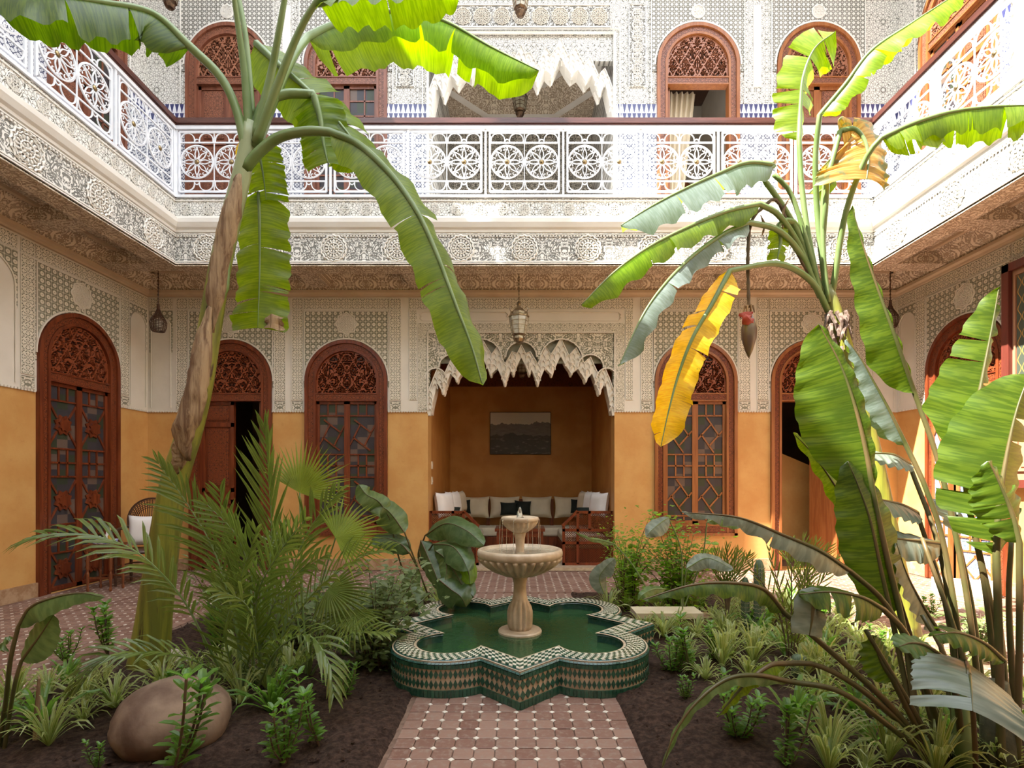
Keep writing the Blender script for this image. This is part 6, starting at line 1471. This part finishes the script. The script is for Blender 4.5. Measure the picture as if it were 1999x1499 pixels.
bl([(790,1040,5.0),(765,1005,5.0),(745,990,4.95),(722,998,4.9)], .16, [(850,1200,5.2),(820,1120,5.1),(790,1040,5.0)], seed=8, mat=L_mid)
bl([(815,1110,5.0),(800,1140,4.95),(808,1165,4.9),(820,1190,4.85)], .11, None, seed=9, up=(0,-1,.2), mat=L_mid)
bl([(855,1130,4.9),(880,1150,4.85),(900,1165,4.8),(910,1185,4.8)], .16, None, seed=10, up=(0,-.9,.4))
bl([(800,1080,5.0),(780,1060,5.0),(750,1050,5.0),(720,1062,4.95)], .13, [(850,1200,5.2),(820,1120,5.1),(800,1080,5.0)], seed=12)
# grey broad leaves in the right bed
gb = plant('broad_leaved_plant', 1310, 1200, 5.0, 'grey-green broad-leaved plant behind the cream slab', 'plant')
def gl(sp, W, stalk, **k):
    kk = dict(fold=.35, curl=.35, shape='paddle', wavy=.008, ragged=.02, n=18); kk.update(k); leaf(gb, kk.pop('mat', L_glau), sp, W, kk.pop('up', (0,-.7,.6)), stalk, sr=.006, smat=m_stalk, **kk)
gl([(1305,1010,4.8),(1290,1020,4.75),(1272,1035,4.7),(1262,1048,4.7)], .10, [(1330,1200,5.0),(1330,1080,4.9),(1305,1010,4.8)], seed=1)
gl([(1200,1062,5.0),(1175,1055,4.95),(1150,1050,4.9),(1122,1038,4.85)], .035, [(1290,1200,5.0),(1240,1110,5.0),(1200,1062,5.0)], seed=2, shape='pointed', mat=L_mid)
gl([(1380,1020,4.7),(1400,1012,4.7),(1425,1020,4.65),(1448,1030,4.6)], .06, [(1330,1200,5.0),(1370,1090,4.8),(1380,1020,4.7)], seed=3, mat=L_mid)
gl([(1340,1110,4.6),(1375,1090,4.6),(1400,1095,4.55),(1432,1112,4.5)], .09, [(1330,1210,4.9),(1335,1160,4.7),(1340,1110,4.6)], seed=4)
gl([(1180,1160,4.9),(1170,1130,4.9),(1180,1110,4.85),(1200,1090,4.8)], .10, None, seed=5, mat=L_glau)
gl([(1300,1150,4.6),(1275,1150,4.55),(1255,1160,4.5),(1245,1172,4.5)], .06, None, seed=6, mat=L_mid)
# cacti
def cactus(px, py, d, wpx, hpx, label):
    t = plant('column_cactus', px, py, d, label, 'cactus'); r, h = wpx*d/F/2, hpx*d/F; b = B(); pr = [(r*.9,0),(r,h*.3),(r,h*.8),(r*.85,h*.92),(r*.5,h*.985),(r*.08,h)]
    b.lathe(pr, 48, mod=lambda a, rr_, z: rr_*(1+.10*cos(12*a))); b.build('stem', m_cactus, t, smooth=True)
    b = B(); k = 0
    for i in range(12):
        a = 2*pi*i/12; z = .03
        while z < h*.93:
            for da in (-.3, .3): b.tube([(r*1.08*cos(a), r*1.08*sin(a), z), (r*1.35*cos(a+da), r*1.35*sin(a+da), z+.015)], [.0015,.0004], 3)
            z += .035
    b.build('spines', m_cream, t, kind='stuff')
cactus(1482, 1228, 4.6, 19, 150, 'taller column cactus in the right bed'); cactus(1455, 1235, 4.65, 14, 112, 'shorter column cactus beside the taller one'); cactus(1560, 1330, 3.6, 26, 50, 'stubby cactus low in the right bed')
# spiky young palms
for i, (x, y, d, h, sd, lb) in enumerate(((1545,1330,3.7,270,1,'spiky young palm standing in the middle of the right bed'), (1570,1200,4.9,150,2,'spiky young palm behind the cacti'), (1420,1200,4.7,130,3,'thin spiky palm left of the cacti'), (470,1250,5.0,130,4,'small spiky palm at the back of the left bed'))):
    t = plant('young_palm', x, y, d, lb, 'palm')
    for k in range(5):
        dx = (k-2)*h*.16; frond(t, [(x,y,d),(x+dx*.3,y-h*.5,d),(x+dx,y-h*(1-.06*abs(k-2)),d+(k % 2)*.1)], .13*d/3.7, 14, up=(0,-1,.2), droop=-.1, ang=.6, w_=.006, seed=sd*10+k, start=.3, rmat=m_twig)
# --- strap-leaved tufts, copied
def tuft(n, L, w_, mat, seed, name='striped_grass_tuft', arch=1.0):
    rr = random.Random(seed); b = B()
    for k in range(n):
        a = rr.uniform(0, 2*pi); l = L*rr.uniform(.6,1.1); e = rr.uniform(.35,1.25)*arch; d = Vector((cos(a), sin(a), 0)); s = Vector((-sin(a), cos(a), 0)); k0 = len(b.v); ww = w_*rr.uniform(.7,1.2); tw = rr.uniform(-.6,.6)
        for i in range(6):
            t = i/5; r = l*sin(e*t)*.95*(.35+.65*t)**.3; z = l*(sin((1.6-e*.2)*t)*cos(e*.62)-.35*e*t*t*t); wt = ww*(.6+.8*t if t < .4 else 1.0*(1-((t-.4)/.62)**2)+.02)
            p = d*r+Vector((0,0,z+.0)); sv = (s+Vector((0,0,tw*t))).normalized()
            b.v += [tuple(p-sv*wt), tuple(p-Vector((0,0,wt*.3))), tuple(p+sv*wt)]
            for u in (0,.5,1): b.uv[len(b.v)-3+int(u*2)] = (t*.3+k, u*2)
        for i in range(5):
            for h in range(2): b.f.append((k0+i*3+h, k0+i*3+h+1, k0+i*3+h+4, k0+i*3+h+3))
    o = b.build('blades', mat); me = o.data; bpy.data.objects.remove(o); return me
tme = [tuft(46, .26, .0075, L_grass, 1), tuft(38, .30, .008, L_grass, 2), tuft(30, .22, .007, L_grass, 3), tuft(26, .30, .012, L_bush, 4)]
rr = random.Random(11); spots = []
for i in range(900):
    side = rr.random() < .62
    if side: x, y = rr.uniform(.85, 3.1), rr.uniform(2.35, 5.6)
    else: x, y = rr.uniform(-3.0, -.85), rr.uniform(2.6, 6.2)
    if inbasin(x, y, .14): continue
    if side and x < 1.15+.25*(y < 3.2) and y < 3.6: continue
    if side and 1.0 < x < 1.75 and 4.65 < y < 5.1: continue
    if not side and hypot(x+1.81, y-2.75) < .42: continue
    if not side and hypot(x+2.69, y-3.85) < .30: continue
    if not side and x > -1.35 and y < 3.6: continue
    if not side and x < -2.2 and y > 4.1: continue
    if any(hypot(x-a, y-c) < .165 for a, c, *_ in spots): continue
    spots.append((x, y, side))
ORDN = 'leftmost,second,third,fourth,fifth,sixth,seventh,eighth,ninth,tenth,eleventh,twelfth,thirteenth,fourteenth,fifteenth,sixteenth,seventeenth,eighteenth,nineteenth,twentieth,twenty-first,twenty-second,twenty-third,twenty-fourth,twenty-fifth,twenty-sixth'.split(',')
cells = {}
for i, (x, y, side) in enumerate(spots[:150]):
    bd = 'right' if side else 'left'
    row = 'near the front' if y < 2.85 else 'in the front third' if y < 3.45 else 'level with the pool front' if y < 4.1 else 'level with the pool middle' if y < 4.7 else 'behind the pool middle' if y < 5.25 else 'at the back'
    cells.setdefault((bd, row), []).append((x/y, i))
tlab = {}
for (bd, row), v_ in cells.items():
    v_.sort()
    for k, (_, i) in enumerate(v_): tlab[i] = ('striped tuft %s of the %s bed, %s' % (row, bd, ORDN[min(k, 25)]+(' from the left' if k else ' there')), 'strap-leaved tufts in the %s bed' % bd)
for i, (x, y, side) in enumerate(spots[:150]):
    lb = tlab[i]
    o = bpy.data.objects.new('striped_grass_tuft', tme[rr.choice((0,0,1,1,2,3))]); C.objects.link(o); o.location = (x, y, .04); o.rotation_euler = (rr.uniform(-.1,.1), rr.uniform(-.1,.1), rr.uniform(0, 6.28)); o.scale = (rr.uniform(.7,1.15),)*3
    tag(o, lb[0], 'plant', lb[1])
# --- small glossy upright shrubs
def sprig(seed, n=5, H=.3):
    rr = random.Random(seed); b = B(); st = B()
    for k in range(n):
        a = rr.uniform(0, 6.28); r = rr.uniform(.03,.13); h = H*rr.uniform(.6,1.05); top_ = Vector((r*cos(a), r*sin(a), h)); sp = spline([Vector((0,0,-.02)), Vector((top_.x*.7, top_.y*.7, h*.5)), top_], 10); st.tube(sp, .004, 5)
        for i in range(2, 11):
            for q in range(3 if i < 10 else 7):
                an = q*pi/2+i*.8+rr.uniform(-.3,.3); dv = Vector((cos(an), sin(an), .55+(.5 if i > 8 else 0))).normalized(); L = .055*rr.uniform(.8,1.3); sd = dv.cross(Vector((0,0,1))).normalized()*L*.20; c = sp[i]; k0 = len(b.v)
                nn = sd.cross(dv).normalized()
                for t, ww in ((0,.1),(.45,1),(.8,.85),(1,.1)):
                    p = c+dv*L*t-Vector((0,0,1))*L*.2*t*t; b.v += [tuple(p-sd*ww+nn*.004*ww), tuple(p), tuple(p+sd*ww+nn*.004*ww)]
                    for u in (0,.5,1): b.uv[len(b.v)-3+int(u*2)] = (k*.2+t*.1, u)
                for r_ in range(3):
                    for hh in range(2): b.f.append((k0+r_*3+hh, k0+r_*3+hh+1, k0+r_*3+hh+4, k0+r_*3+hh+3))
    o = b.build('foliage', L_bush); me = o.data; bpy.data.objects.remove(o); o = st.build('stems', m_twig); m2 = o.data; bpy.data.objects.remove(o); return me, m2
sm = [sprig(1, 5), sprig(2, 7), sprig(3, 3)]
for i, (x, y, h, lb) in enumerate(((710,1310,95,'glossy little shrub left of the pool, nearest its front lobe'), (668,1375,75,'glossy little shrub midway along the left bed edge'), (626,1465,125,'glossy little shrub near the path at the lower left'), (555,1500,130,'glossy little shrub left of the one near the path'), (335,1530,200,'leafy sprig growing in front of the boulder'), (322,1395,70,'leafy sprig just behind the boulder'), (212,1285,95,'slender sprig on the left bed edge before the tiles'), (130,1300,60,'low sprig at the far left bed edge'), (190,1515,60,'small bright sprig left of the boulder'), (355,1460,60,'sprig at the boulder side'),
        (1312,1325,75,'glossy little shrub right of the pool, nearest its right lobe'), (1358,1330,100,'glossy little shrub behind the one by the right lobe'), (1340,1375,50,'smallest glossy shrub right of the pool'), (1442,1455,110,'glossy little shrub in the middle of the right soil'), (1530,1520,130,'glossy little shrub at the lower edge of the right bed'), (1395,1300,70,'glossy shrub left of the stubby cactus'), (1820,1205,40,'sprig on the sunlit right bed edge'), (1710,1290,60,'sprig among the striped tufts at right'), (540,1390,70,'sprig below the feather palm'), (770,1290,60,'sprig touching the left point of the pool'))):
    d = gd(min(y, 1540)) ; t = plant('glossy_shrub', x, y, d, lb, 'shrub', 'small glossy shrubs in the beds'); me, m2 = sm[i % 3] if i != 4 else sm[2]; sc = h*d/F/.3
    o = inst(me, 'foliage', t, kind='stuff', sc=sc, rz=i*1.3); inst(m2, 'stems', t, kind='stuff', sc=sc, rz=i*1.3)
